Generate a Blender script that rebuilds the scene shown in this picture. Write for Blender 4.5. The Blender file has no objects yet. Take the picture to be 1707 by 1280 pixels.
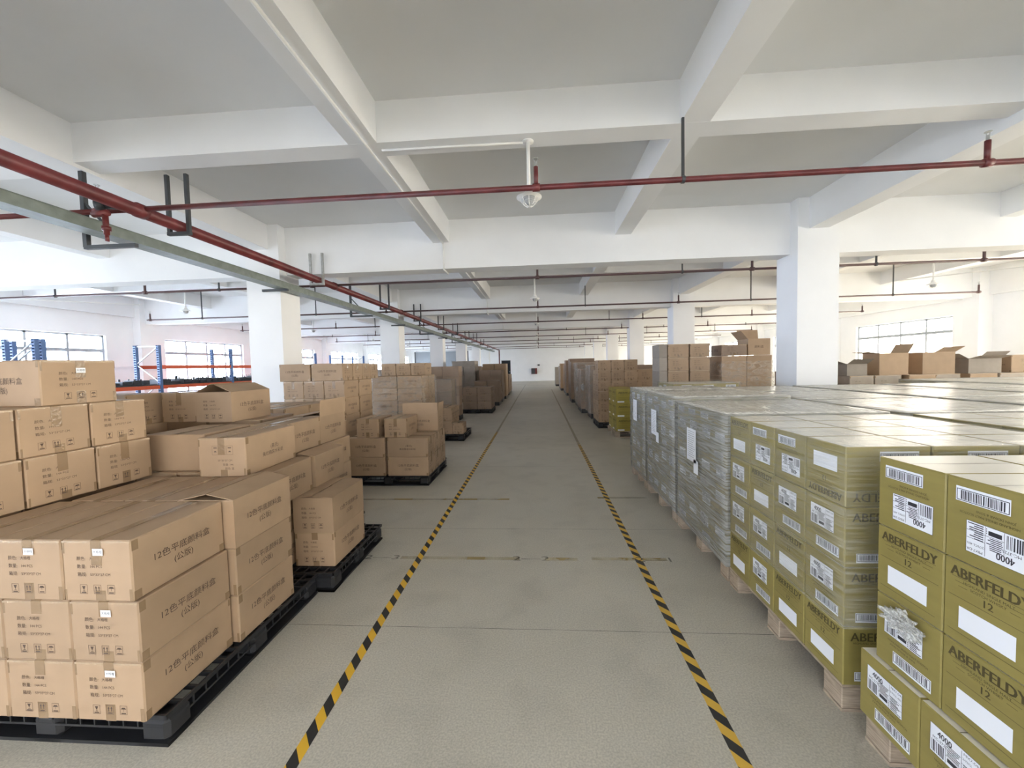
import bpy, bmesh, math, random
from mathutils import Matrix, Vector
random.seed(7)
SC = bpy.context.scene
COL = SC.collection
# ------------------------------------------------------------------ camera
f_px, yaw, pitch, roll = 655.47, 0.06863, -0.045813, -0.023816
cy, sy, cp, sp, cr, sr = math.cos(yaw), math.sin(yaw), math.cos(pitch), math.sin(pitch), math.cos(roll), math.sin(roll)
fwd = Vector((-sy * cp, cy * cp, sp)); r0 = Vector((cy, sy, 0)); u0 = r0.cross(fwd)
rgt = r0 * cr + u0 * sr; upv = -r0 * sr + u0 * cr
cd = bpy.data.cameras.new('camera'); cam = bpy.data.objects.new('camera', cd); COL.objects.link(cam)
cd.sensor_width = 36.0; cd.lens = f_px / 1707 * 36.0; cd.clip_start = 0.05; cd.clip_end = 300
cam.matrix_world = Matrix(((rgt.x, upv.x, -fwd.x, 0), (rgt.y, upv.y, -fwd.y, 0), (rgt.z, upv.z, -fwd.z, 1.67), (0, 0, 0, 1)))
SC.camera = cam
# ------------------------------------------------------------------ world, exposure
w = bpy.data.worlds.new('world'); SC.world = w; w.use_nodes = True
nt = w.node_tree; bg = nt.nodes['Background']
tc = nt.nodes.new('ShaderNodeTexCoord'); sx = nt.nodes.new('ShaderNodeSeparateXYZ'); rp = nt.nodes.new('ShaderNodeValToRGB')
nt.links.new(tc.outputs['Generated'], sx.inputs[0])
mp = nt.nodes.new('ShaderNodeMath'); mp.operation = 'MULTIPLY_ADD'; mp.inputs[1].default_value = 0.5; mp.inputs[2].default_value = 0.5
nt.links.new(sx.outputs[2], mp.inputs[0]); nt.links.new(mp.outputs[0], rp.inputs[0])
e = rp.color_ramp.elements
e[0].position = 0.42; e[0].color = (0.55, 0.55, 0.53, 1); e[1].position = 0.54; e[1].color = (0.97, 0.98, 1.0, 1)
# hazy sky: cool on the left side of the hall, warm and sunlit on the right
rx = nt.nodes.new('ShaderNodeValToRGB'); mx_ = nt.nodes.new('ShaderNodeMath'); mx_.operation = 'MULTIPLY_ADD'; mx_.inputs[1].default_value = 0.5; mx_.inputs[2].default_value = 0.5
nt.links.new(sx.outputs[0], mx_.inputs[0]); nt.links.new(mx_.outputs[0], rx.inputs[0])
rx.color_ramp.elements[0].position = 0.2; rx.color_ramp.elements[0].color = (0.76, 0.88, 1.10, 1); rx.color_ramp.elements[1].position = 0.8; rx.color_ramp.elements[1].color = (1.10, 1.0, 0.84, 1)
mm = nt.nodes.new('ShaderNodeMix'); mm.data_type = 'RGBA'; mm.blend_type = 'MULTIPLY'; mm.inputs[0].default_value = 1
nt.links.new(rp.outputs[0], mm.inputs[6]); nt.links.new(rx.outputs[0], mm.inputs[7])
ry = nt.nodes.new('ShaderNodeMapRange'); ry.inputs[1].default_value = -0.9; ry.inputs[2].default_value = -0.3; ry.inputs[3].default_value = 0.22; ry.inputs[4].default_value = 1.0   # sky behind the camera is turned down to weaken light from the back
nt.links.new(sx.outputs[1], ry.inputs[0]); vm_ = nt.nodes.new('ShaderNodeVectorMath'); vm_.operation = 'SCALE'
nt.links.new(mm.outputs[2], vm_.inputs[0]); nt.links.new(ry.outputs[0], vm_.inputs['Scale']); nt.links.new(vm_.outputs[0], bg.inputs[0]); bg.inputs[1].default_value = 15.0
vs = SC.view_settings
vs.view_transform = 'Standard'; vs.look = 'None'; vs.gamma = 1.0; vs.use_curve_mapping = False; vs.exposure = 1.2
SC.cycles.max_bounces = 10; SC.cycles.diffuse_bounces = 7; SC.cycles.transparent_max_bounces = 24
SC.cycles.sample_clamp_indirect = 6.0
XL, XR, YB, YE, ZS = -14.05, 13.63, -7.6, 42.5, 4.30      # hall: side walls, back, far end, slab height
WIN_Z0, WIN_Z1 = 0.95, 2.98
S = 5.98
ROW = [0.87 + S * k for k in range(-2, 8)]                  # front faces of the column rows
WINS = [(r + 1.15, r + 5.10) for r in ROW if -6 <= r < 41]
BACK = [(-13.2, -9.4), (-8.6, -5.4), (-4.4, -0.5), (0.3, 4.1), (5.1, 8.5), (9.2, 12.9)]      # large glazed doors in the back wall
def portal(x, y0, y1, sgn):
    l = bpy.data.lights.new('window_daylight', 'AREA'); l.shape = 'RECTANGLE'; l.size = WIN_Z1 - WIN_Z0; l.size_y = y1 - y0
    l.cycles.is_portal = True
    o = bpy.data.objects.new('window_daylight', l); COL.objects.link(o)
    o.location = (x, (y0 + y1) / 2, (WIN_Z0 + WIN_Z1) / 2); o.rotation_euler = (0, math.radians(-90 * sgn), 0)
for y0, y1 in WINS:
    portal(XL - 0.22, y0, y1, 1); portal(XR + 0.22, y0, y1, -1)
for x0, x1 in BACK:
    l = bpy.data.lights.new('window_daylight', 'AREA'); l.shape = 'RECTANGLE'; l.size = x1 - x0; l.size_y = 2.6; l.cycles.is_portal = True
    o = bpy.data.objects.new('window_daylight', l); COL.objects.link(o); o.location = ((x0 + x1) / 2, YB - 0.22, 1.9); o.rotation_euler = (math.radians(90), 0, 0)
# ------------------------------------------------------------------ materials
M = {}
def mat(name, col, rough=0.6, metal=0.0, spec=0.5, var=0.0, noise=None, bump=0.0, scale=8.0, rnd=0.0, stretch=None, coat=0.0):
    m = bpy.data.materials.new(name); m.use_nodes = True; n = m.node_tree; b = n.nodes['Principled BSDF']
    b.inputs['Base Color'].default_value = (*col, 1); b.inputs['Roughness'].default_value = rough; b.inputs['Metallic'].default_value = metal
    b.inputs['Specular IOR Level'].default_value = spec; b.inputs['Coat Weight'].default_value = coat
    last = None
    if noise or bump:
        t = n.nodes.new('ShaderNodeTexCoord'); mpg = n.nodes.new('ShaderNodeMapping'); n.links.new(t.outputs['Object'], mpg.inputs[0])
        if stretch: mpg.inputs['Scale'].default_value = stretch
        nz = n.nodes.new('ShaderNodeTexNoise'); nz.inputs['Scale'].default_value = scale; nz.inputs['Detail'].default_value = 5
        n.links.new(mpg.outputs[0], nz.inputs['Vector'])
        if noise:
            r = n.nodes.new('ShaderNodeValToRGB'); r.color_ramp.elements[0].position = 0.35; r.color_ramp.elements[1].position = 0.68
            r.color_ramp.elements[0].color = (*[c * (1 - noise) for c in col], 1); r.color_ramp.elements[1].color = (*[min(1, c * (1 + noise)) for c in col], 1)
            n.links.new(nz.outputs[0], r.inputs[0]); last = r.outputs[0]
        if bump:
            bp = n.nodes.new('ShaderNodeBump'); bp.inputs['Strength'].default_value = bump; bp.inputs['Distance'].default_value = 0.01
            n.links.new(nz.outputs[0], bp.inputs['Height']); n.links.new(bp.outputs[0], b.inputs['Normal'])
    if rnd:
        oi = n.nodes.new('ShaderNodeObjectInfo'); mr = n.nodes.new('ShaderNodeMapRange'); mr.inputs[3].default_value = 1 - rnd; mr.inputs[4].default_value = 1 + rnd
        n.links.new(oi.outputs['Random'], mr.inputs[0]); vm = n.nodes.new('ShaderNodeVectorMath'); vm.operation = 'SCALE'
        if last: n.links.new(last, vm.inputs[0])
        else: vm.inputs[0].default_value = col
        n.links.new(mr.outputs[0], vm.inputs['Scale']); last = vm.outputs[0]
    if last: n.links.new(last, b.inputs['Base Color'])
    M[name] = m; return m
mat('paint', (0.82, 0.83, 0.84), 0.75, noise=0.02, scale=1.5, bump=0.05)
mat('ceiling_paint', (0.73, 0.74, 0.745), 0.8, noise=0.03, scale=0.8)
mat('card', (0.365, 0.252, 0.158), 0.62, noise=0.05, scale=6, rnd=0.10, bump=0.04)
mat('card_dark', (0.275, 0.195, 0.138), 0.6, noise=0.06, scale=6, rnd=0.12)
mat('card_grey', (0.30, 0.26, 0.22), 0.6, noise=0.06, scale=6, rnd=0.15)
mat('card_inside', (0.42, 0.29, 0.18), 0.7)
mat('ink', (0.075, 0.045, 0.03), 0.6)
mat('tape', (0.27, 0.185, 0.11), 0.2, spec=0.5, bump=0.25, scale=40)
mat('tape_clear', (0.42, 0.31, 0.20), 0.12, spec=0.9, bump=0.5, scale=60)
mat('white_paper', (0.82, 0.84, 0.88), 0.5)
mat('black_ink', (0.03, 0.03, 0.04), 0.5)
mat('olive', (0.275, 0.222, 0.066), 0.42, noise=0.06, scale=3, rnd=0.05, stretch=(1, 1, 8))
mat('olive_ink', (0.075, 0.058, 0.02), 0.5)
mat('cream_glare_top', (0.80, 0.77, 0.68), 0.25, noise=0.05, scale=3, rnd=0.05)  # pale unprinted carton top, brightened further with window glare in its colour
mat('plastic_black', (0.018, 0.019, 0.022), 0.4)
mat('plastic_blue', (0.02, 0.03, 0.06), 0.4)
mat('wood', (0.38, 0.30, 0.22), 0.75, noise=0.25, scale=14, stretch=(1, 1, 9))
mat('red_pipe', (0.125, 0.022, 0.022), 0.42, noise=0.3, scale=5)
mat('dark_pipe', (0.085, 0.045, 0.045), 0.45)
mat('galv', (0.42, 0.43, 0.42), 0.4, metal=0.5, noise=0.15, scale=20)
mat('tray_green', (0.20, 0.235, 0.215), 0.45, metal=0.3, noise=0.12, scale=12)
mat('dark_steel', (0.06, 0.065, 0.07), 0.5, metal=0.3)
mat('white_plastic', (0.82, 0.82, 0.80), 0.35)
mat('rack_blue', (0.08, 0.15, 0.31), 0.45)
mat('rack_orange', (0.62, 0.10, 0.035), 0.45)
mat('mould', (0.028, 0.032, 0.04), 0.45, noise=0.3, scale=20)
mat('alu', (0.36, 0.39, 0.42), 0.5)
mat('dark_room', (0.02, 0.022, 0.024), 0.8)
mat('shutter', (0.25, 0.27, 0.29), 0.5, bump=0.6, scale=1, stretch=(0.01, 0.01, 40))
mat('red_box', (0.16, 0.03, 0.03), 0.4)
mat('bulb_glass', (0.34, 0.35, 0.35), 0.08, spec=0.9)
mat('gold_carton', (0.34, 0.27, 0.05), 0.4, noise=0.05, scale=3)
def thin_glass():
    m = bpy.data.materials.new('window_glass'); m.use_nodes = True; n = m.node_tree; n.nodes.clear()
    o = n.nodes.new('ShaderNodeOutputMaterial'); mx = n.nodes.new('ShaderNodeMixShader'); t = n.nodes.new('ShaderNodeBsdfTransparent'); g = n.nodes.new('ShaderNodeBsdfGlossy')
    t.inputs[0].default_value = (0.97, 0.97, 0.97, 1); g.inputs['Roughness'].default_value = 0.02; mx.inputs[0].default_value = 0.05
    n.links.new(t.outputs[0], mx.inputs[1]); n.links.new(g.outputs[0], mx.inputs[2]); n.links.new(mx.outputs[0], o.inputs[0]); M['glass'] = m
thin_glass()
def film(name, lo, hi, col, scale=(1.2, 1.2, 26), nscale=3.0, top=None):
    """translucent stretch film: mostly clear, with milky stretch lines and glossy creases"""
    m = bpy.data.materials.new(name); m.use_nodes = True; n = m.node_tree; n.nodes.clear()
    o = n.nodes.new('ShaderNodeOutputMaterial'); mx = n.nodes.new('ShaderNodeMixShader'); t = n.nodes.new('ShaderNodeBsdfTransparent')
    b = n.nodes.new('ShaderNodeBsdfPrincipled'); b.inputs['Base Color'].default_value = (*col, 1); b.inputs['Roughness'].default_value = 0.22; b.inputs['Specular IOR Level'].default_value = 0.8
    tcn = n.nodes.new('ShaderNodeTexCoord'); mg = n.nodes.new('ShaderNodeMapping'); mg.inputs['Scale'].default_value = scale; mg.inputs['Rotation'].default_value = (0.12, 0.10, 0)
    nz = n.nodes.new('ShaderNodeTexNoise'); nz.inputs['Scale'].default_value = nscale; nz.inputs['Detail'].default_value = 6; nz.inputs['Distortion'].default_value = 0.6
    n.links.new(tcn.outputs['Object'], mg.inputs[0]); n.links.new(mg.outputs[0], nz.inputs['Vector'])
    mr = n.nodes.new('ShaderNodeMapRange'); mr.inputs[1].default_value = 0.35; mr.inputs[2].default_value = 0.68; mr.inputs[3].default_value = lo; mr.inputs[4].default_value = hi
    n.links.new(nz.outputs[0], mr.inputs[0]); n.links.new(mr.outputs[0], mx.inputs[0])
    bp = n.nodes.new('ShaderNodeBump'); bp.inputs['Strength'].default_value = 0.7; bp.inputs['Distance'].default_value = 0.02
    n.links.new(nz.outputs[0], bp.inputs['Height']); n.links.new(bp.outputs[0], b.inputs['Normal'])
    n.links.new(t.outputs[0], mx.inputs[1]); n.links.new(b.outputs[0], mx.inputs[2]); n.links.new(mx.outputs[0], o.inputs[0]); M[name] = m
film('film_grey', 0.34, 0.86, (0.44, 0.44, 0.41)); film('film_light', 0.05, 0.32, (0.6, 0.6, 0.54)); film('film_brown', 0.02, 0.42, (0.66, 0.60, 0.52), scale=(3, 3, 6))
film('film_glare_top', 0.35, 0.95, (0.80, 0.79, 0.74), scale=(14, 2.0, 2))  # top films paler than the side films: glare is put into their colour
film('film_glare_top_light', 0.05, 0.35, (0.80, 0.79, 0.74), scale=(14, 2.0, 2))
film('film_clump', 0.2, 0.75, (0.8, 0.8, 0.76), scale=(30, 30, 30))
# floor
def floor_mat():
    m = bpy.data.materials.new('concrete'); m.use_nodes = True; n = m.node_tree; b = n.nodes['Principled BSDF']
    t = n.nodes.new('ShaderNodeTexCoord')
    def nz(s, d=6): 
        q = n.nodes.new('ShaderNodeTexNoise'); q.inputs['Scale'].default_value = s; q.inputs['Detail'].default_value = d; n.links.new(t.outputs['Object'], q.inputs['Vector']); return q
    def ramp(src, a, c0, bb, c1):
        r = n.nodes.new('ShaderNodeValToRGB'); r.color_ramp.elements[0].position = a; r.color_ramp.elements[0].color = (*c0, 1); r.color_ramp.elements[1].position = bb; r.color_ramp.elements[1].color = (*c1, 1)
        n.links.new(src, r.inputs[0]); return r
    a = ramp(nz(0.5).outputs[0], 0.3, (0.46, 0.432, 0.365), 0.7, (0.55, 0.518, 0.445))
    c = ramp(nz(110, 8).outputs[0], 0.36, (0.84, 0.84, 0.84), 0.66, (1.12, 1.12, 1.12))
    d = ramp(nz(3.0).outputs[0], 0.32, (0.90, 0.90, 0.90), 0.5, (1, 1, 1))
    m1 = n.nodes.new('ShaderNodeMix'); m1.data_type = 'RGBA'; m1.blend_type = 'MULTIPLY'; m1.inputs[0].default_value = 1
    m2 = n.nodes.new('ShaderNodeMix'); m2.data_type = 'RGBA'; m2.blend_type = 'MULTIPLY'; m2.inputs[0].default_value = 1
    n.links.new(a.outputs[0], m1.inputs[6]); n.links.new(c.outputs[0], m1.inputs[7]); n.links.new(m1.outputs[2], m2.inputs[6]); n.links.new(d.outputs[0], m2.inputs[7])
    n.links.new(m2.outputs[2], b.inputs['Base Color']); b.inputs['Roughness'].default_value = 0.42; b.inputs['Specular IOR Level'].default_value = 0.35
    M['concrete'] = m
floor_mat()
def stripe_mat(name, ang, per, yel, blk, off=0.0):
    m = bpy.data.materials.new(name); m.use_nodes = True; n = m.node_tree; b = n.nodes['Principled BSDF']; b.inputs['Roughness'].default_value = 0.5
    t = n.nodes.new('ShaderNodeTexCoord'); s = n.nodes.new('ShaderNodeSeparateXYZ'); n.links.new(t.outputs['Object'], s.inputs[0])
    a = n.nodes.new('ShaderNodeMath'); a.operation = 'MULTIPLY_ADD'; a.inputs[1].default_value = ang; n.links.new(s.outputs[0], a.inputs[0]); n.links.new(s.outputs[1], a.inputs[2])
    d = n.nodes.new('ShaderNodeMath'); d.operation = 'DIVIDE'; d.inputs[1].default_value = per; n.links.new(a.outputs[0], d.inputs[0])
    ad = n.nodes.new('ShaderNodeMath'); ad.operation = 'ADD'; ad.inputs[1].default_value = off; n.links.new(d.outputs[0], ad.inputs[0])
    fr = n.nodes.new('ShaderNodeMath'); fr.operation = 'FRACT'; n.links.new(ad.outputs[0], fr.inputs[0])
    g = n.nodes.new('ShaderNodeMath'); g.operation = 'GREATER_THAN'; g.inputs[1].default_value = 0.5; n.links.new(fr.outputs[0], g.inputs[0])
    mx = n.nodes.new('ShaderNodeMix'); mx.data_type = 'RGBA'; mx.inputs[6].default_value = (*yel, 1); mx.inputs[7].default_value = (*blk, 1)
    n.links.new(g.outputs[0], mx.inputs[0]); n.links.new(mx.outputs[2], b.inputs['Base Color']); M[name] = m
stripe_mat('hazard_l', 1.2, 0.146, (0.72, 0.42, 0.03), (0.02, 0.02, 0.02), 0.155)
stripe_mat('hazard_r', 1.15, 0.146, (0.66, 0.41, 0.06), (0.03, 0.03, 0.03), 0.83)
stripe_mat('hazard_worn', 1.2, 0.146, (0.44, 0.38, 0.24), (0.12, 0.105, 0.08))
def fade_mat(name, col, dens):
    m = bpy.data.materials.new(name); m.use_nodes = True; n = m.node_tree; b = n.nodes['Principled BSDF']; b.inputs['Base Color'].default_value = (*col, 1); b.inputs['Roughness'].default_value = 0.6
    t = n.nodes.new('ShaderNodeTexCoord'); z = n.nodes.new('ShaderNodeTexNoise'); z.inputs['Scale'].default_value = 5; z.inputs['Detail'].default_value = 8; n.links.new(t.outputs['Object'], z.inputs['Vector'])
    r = n.nodes.new('ShaderNodeMapRange'); r.inputs[1].default_value = 0.3; r.inputs[2].default_value = 0.6; r.inputs[3].default_value = 0.15; r.inputs[4].default_value = dens
    n.links.new(z.outputs[0], r.inputs[0]); n.links.new(r.outputs[0], b.inputs['Alpha']); M[name] = m
fade_mat('yellow_worn', (0.58, 0.44, 0.16), 0.5); fade_mat('grey_worn', (0.12, 0.12, 0.11), 0.8); fade_mat('pale_worn', (0.62, 0.60, 0.52), 0.8)
# ------------------------------------------------------------------ mesh builder
class MB:
    def __init__(s): s.v = []; s.f = []; s.m = []
    def quad(s, a, b, c, d, m=0):
        k = len(s.v); s.v += [tuple(a), tuple(b), tuple(c), tuple(d)]; s.f.append((k, k + 1, k + 2, k + 3)); s.m.append(m)
    def box(s, x0, x1, y0, y1, z0, z1, m=0, top=None):
        k = len(s.v); s.v += [(x0, y0, z0), (x1, y0, z0), (x1, y1, z0), (x0, y1, z0), (x0, y0, z1), (x1, y0, z1), (x1, y1, z1), (x0, y1, z1)]
        s.f += [(k, k + 3, k + 2, k + 1), (k + 4, k + 5, k + 6, k + 7), (k, k + 1, k + 5, k + 4), (k + 1, k + 2, k + 6, k + 5), (k + 2, k + 3, k + 7, k + 6), (k + 3, k, k + 4, k + 7)]
        s.m += [m, m if top is None else top, m, m, m, m]; return s
    def tube(s, a, b, r, n=12, m=0, r2=None, caps=True):
        a, b = Vector(a), Vector(b); d = (b - a).normalized(); t = Vector((0, 0, 1)) if abs(d.z) < 0.9 else Vector((1, 0, 0)); u = d.cross(t).normalized(); v = d.cross(u); r2 = r if r2 is None else r2
        k = len(s.v)
        for p, rr in ((a, r), (b, r2)):
            for i in range(n):
                th = 2 * math.pi * i / n; s.v.append(tuple(p + (u * math.cos(th) + v * math.sin(th)) * rr))
        for i in range(n):
            j = (i + 1) % n; s.f.append((k + i, k + n + i, k + n + j, k + j)); s.m.append(m)
        if caps: s.f += [tuple(k + i for i in range(n)), tuple(k + n + i for i in reversed(range(n)))]; s.m += [m, m]
        return s
    def bar(s, a, b, w, h, m=0):
        a, b = Vector(a), Vector(b); d = (b - a).normalized(); t = Vector((0, 0, 1)) if abs(d.z) < 0.95 else Vector((0, 1, 0)); u = d.cross(t).normalized() * w / 2; v = u.cross(d).normalized() * h / 2; k = len(s.v)
        for p in (a, b): s.v += [tuple(p - u - v), tuple(p + u - v), tuple(p + u + v), tuple(p - u + v)]
        s.f += [(k, k + 1, k + 2, k + 3), (k + 7, k + 6, k + 5, k + 4), (k, k + 4, k + 5, k + 1), (k + 1, k + 5, k + 6, k + 2), (k + 2, k + 6, k + 7, k + 3), (k + 3, k + 7, k + 4, k)]; s.m += [m] * 6; return s
    def mesh(s, name, mats, smooth=False):
        me = bpy.data.meshes.new(name); me.from_pydata(s.v, [], s.f)
        for mm in mats: me.materials.append(M[mm])
        me.polygons.foreach_set('material_index', s.m)
        if smooth: me.polygons.foreach_set('use_smooth', [True] * len(s.f))
        me.update(); return me
    def build(s, name, mats, parent=None, smooth=False):
        if isinstance(mats, str): mats = [mats]
        return link(name, s.mesh(name, mats, smooth), parent)
def link(name, me, parent=None, loc=None, rz=0):
    o = bpy.data.objects.new(name, me); COL.objects.link(o)
    if parent: o.parent = parent
    if loc: o.location = loc
    if rz: o.rotation_euler = (0, 0, rz)
    return o
def tag(o, label=None, cat=None, group=None, kind=None):
    if label:
        o['label'] = label
    if cat: o['category'] = cat
    if group: o['group'] = group
    if kind: o['kind'] = kind
    return o
def empty(name, loc, label, cat, group=None, rz=0):
    o = bpy.data.objects.new(name, None); COL.objects.link(o); o.location = loc; o.rotation_euler = (0, 0, rz); o.empty_display_size = 0.1
    return tag(o, label, cat, group)
def struct(name, mb, m): 
    return tag(mb.build(name, m), kind='structure')
TX = {}
def glyphs(txt):
    if txt not in TX:
        c = bpy.data.curves.new('lettering', 'FONT'); c.body = txt; c.size = 1.0; c.align_x = 'CENTER'; c.align_y = 'CENTER'; c.resolution_u = 2
        o = bpy.data.objects.new('lettering', c); COL.objects.link(o); bpy.context.view_layer.update()
        dg = bpy.context.evaluated_depsgraph_get(); me = o.evaluated_get(dg).to_mesh()
        TX[txt] = ([v.co.copy() for v in me.vertices], [tuple(p.vertices) for p in me.polygons])
        o.evaluated_get(dg).to_mesh_clear(); bpy.data.objects.remove(o); bpy.data.curves.remove(c)
    return TX[txt]
class Face:
    """a flat side of a box: origin at its centre, right and up vectors, for printing on"""
    def __init__(s, mb, o, r, u, lift=0.0008, flip=False):
        s.mb, s.o, s.r, s.u = mb, Vector(o), Vector(r), Vector(u); n = s.r.cross(s.u); s.o = s.o + n * lift; s.n = n
        if flip: s.r, s.u = -s.r, -s.u
    def p(s, x, y, z=0): return s.o + s.r * x + s.u * y + s.n * z
    def rect(s, x0, y0, x1, y1, m, z=0): s.mb.quad(s.p(x0, y0, z), s.p(x1, y0, z), s.p(x1, y1, z), s.p(x0, y1, z), m)
    def frame(s, x0, y0, x1, y1, t, m, z=0):
        s.rect(x0, y0, x1, y0 + t, m, z); s.rect(x0, y1 - t, x1, y1, m, z); s.rect(x0, y0, x0 + t, y1, m, z); s.rect(x1 - t, y0, x1, y1, m, z)
    def text(s, txt, x, y, size, m, sx=1.0, bold=0.0, z=0):
        vs_, fs = glyphs(txt)
        for dx in ((0,) if not bold else (-bold, bold)):
            k = len(s.mb.v); s.mb.v += [tuple(s.p(x + dx + v.x * size * sx, y + v.y * size, z)) for v in vs_]
            s.mb.f += [tuple(k + i for i in f) for f in fs]; s.mb.m += [m] * len(fs)
    def tri(s, pts, m, z=0):
        k = len(s.mb.v); s.mb.v += [tuple(s.p(a, b, z)) for a, b in pts]; s.mb.f.append(tuple(range(k, k + len(pts)))); s.mb.m.append(m)
    def barcode(s, x0, y0, x1, y1, m, rs, z=0):
        x = x0
        while x < x1:
            wd = rs.choice((0.0016, 0.0024, 0.004)); s.rect(x, y0, min(x + wd, x1), y1, m, z); x += wd + rs.choice((0.0016, 0.0022, 0.0036))
def chamfer_box(mb, w, d, h, c=0.006, m=0, top=None):
    bm = bmesh.new(); bmesh.ops.create_cube(bm, size=1.0)
    for v in bm.verts: v.co = Vector((v.co.x * w, v.co.y * d, (v.co.z + 0.5) * h))
    bmesh.ops.bevel(bm, geom=list(bm.edges), offset=c, segments=1, affect='EDGES')
    k = len(mb.v); mb.v += [tuple(v.co) for v in bm.verts]; bm.verts.index_update()
    for fc in bm.faces:
        mb.f.append(tuple(k + v.index for v in fc.verts)); mb.m.append(top if (top is not None and fc.normal.z > 0.9) else m)
    bm.free()
def faces(mb, w, d, h, flip=False):
    return {'-y': Face(mb, (0, -d / 2, h / 2), (1, 0, 0), (0, 0, 1), flip=flip), '+y': Face(mb, (0, d / 2, h / 2), (-1, 0, 0), (0, 0, 1), flip=flip),
            '+x': Face(mb, (w / 2, 0, h / 2), (0, 1, 0), (0, 0, 1), flip=flip), '-x': Face(mb, (-w / 2, 0, h / 2), (0, -1, 0), (0, 0, 1), flip=flip)}
# ---- printing on the brown paint-box cartons
def print_end(F, w, h, m, rich=True, s=1.0):
    x0 = -0.22 * w * s
    for i, (a, b) in enumerate((('颜色:', '大格橙'), ('数量:', '144 PCS'), ('箱规:', '53*33*27 CM'))):
        y = h * (0.20 - 0.13 * i)
        F.text(a, x0, y, 0.020, m)
        F.text(b, x0 + (0.062, 0.066, 0.085)[i], y, 0.017, m)
    yy = -h * 0.30; q = 0.034
    for i in range(3):
        cx = -0.068 + i * 0.064
        F.frame(cx - q / 2, yy - q * 0.6, cx + q / 2, yy + q * 0.6, 0.0014, m)
        F.rect(cx - q * 0.32, yy - q * 0.5, cx + q * 0.32, yy - q * 0.36, m)
        if i == 0: F.tri([(cx - .008, yy + .014), (cx + .008, yy + .014), (cx + .002, yy), (cx - .002, yy)], m); F.rect(cx - .001, yy - .008, cx + .001, yy + .002, m); F.rect(cx - .006, yy - .009, cx + .006, yy - .007, m)
        elif i == 1:
            for dx in (-.007, .007): F.rect(cx + dx - .0018, yy - .008, cx + dx + .0018, yy + .006, m); F.tri([(cx + dx - .005, yy + .005), (cx + dx + .005, yy + .005), (cx + dx, yy + .015)], m)
        else: F.tri([(cx - .013, yy + .004), (cx + .013, yy + .004), (cx + .006, yy + .012), (cx - .006, yy + .012)], m); F.rect(cx - .0008, yy - .007, cx + .0008, yy + .005, m)
def print_icons_down(F, w, h, m):
    q = 0.044
    for i in range(3):
        cx = -0.045 + i * 0.05; yy = h * 0.18
        F.frame(cx - q / 2, yy - q * 0.7, cx + q / 2, yy + q * 0.7, 0.0014, m); F.tri([(cx - .01, yy - .012), (cx + .01, yy - .012), (cx + .004, yy - .004), (cx - .004, yy - .004)], m); F.rect(cx - .012, yy + .014, cx + .012, yy + .02, m)
    F.text('53*33*27 CM', 0.02, -h * 0.08, 0.018, m); F.text('数量: 144', 0.04, -h * 0.19, 0.018, m); F.text('颜色: 蓝', 0.05, -h * 0.29, 0.018, m)
def print_side(F, l, h, m, kind=0):
    if kind == 0: F.text('12色平底颜料盒', 0, 0.012, 0.042, m, sx=1.05); F.text('(公版)', 0, -0.042, 0.040, m)
    elif kind == 1: F.text('(慕氏)', 0.02, 0.02, 0.036, m); F.text('美纹精装水彩纸', 0.0, -0.025, 0.034, m)
    else: F.text('颜料盒', 0, 0.0, 0.06, m)
CM = {}
def carton_mesh(w, d, h, style=0, body='card', end='y', var=0, detail=True):
    """brown carton; printed ends face +-end axis, product name on the other two sides"""
    key = (round(w, 3), round(d, 3), round(h, 3), style, body, end, detail, var)
    if key in CM: return CM[key]
    mb = MB(); chamfer_box(mb, w, d, h); F = faces(mb, w, d, h)
    if detail: tape_marks(F, w, d, h, end, random.Random(var * 7 + 1), 2, 3)
    if detail:
        ends, sides = (('-y', '+y'), ('+x', '-x')) if end == 'y' else (('+x', '-x'), ('-y', '+y'))
        ew, sl = (w, d) if end == 'y' else (d, w)
        for k in ends:
            (print_end if style != 3 else print_icons_down)(F[k], ew, h, 1)
        for k in sides: print_side(F[k], sl, h, 1, 1 if style in (1, 3) else (2 if style == 2 else 0))
    T = Face(mb, (0, 0, h), (1, 0, 0), (0, 1, 0))
    if end == 'y': T.rect(-0.0022, -d / 2 + .004, 0.0022, d / 2 - .004, 1); T.rect(-0.024, -d / 2 + .002, 0.024, d / 2 - .002, 2, z=0.0004)
    else: T.rect(-w / 2 + .004, -0.0022, w / 2 - .004, 0.0022, 1); T.rect(-w / 2 + .002, -0.024, w / 2 - .002, 0.024, 2, z=0.0004)
    CM[key] = mb.mesh('carton', [body, 'ink', 'tape', 'tape_clear']); return CM[key]
TM = {}
def tape_mesh(w, d, h, end='y', var=0):
    """one strip of parcel tape: over the top seam and down both printed ends"""
    key = (round(w, 3), round(d, 3), round(h, 3), end, var)
    if key in TM: return TM[key]
    mb = MB(); rs = random.Random(var); l1, l2 = rs.uniform(0.05, 0.12), rs.uniform(0.05, 0.12); q, t = 0.024, 0.0010; L = (d if end == 'y' else w) / 2; sh = rs.uniform(-.004, .006)
    pts = [(-L - t, h - l1), (-L - t, h - .002), (-L + .003, h + t), (L - .003, h + t), (L + t, h - .002), (L + t, h - l2)]
    for a, z in pts:
        for e_ in (-q, q): mb.v.append((e_ + sh, a, z) if end == 'y' else (a, -e_ - sh, z))
    for i in range(5): k = 2 * i; mb.f.append((k, k + 1, k + 3, k + 2)); mb.m.append(0)
    TM[key] = mb.mesh('packing_tape', ['tape']); return TM[key]
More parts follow.
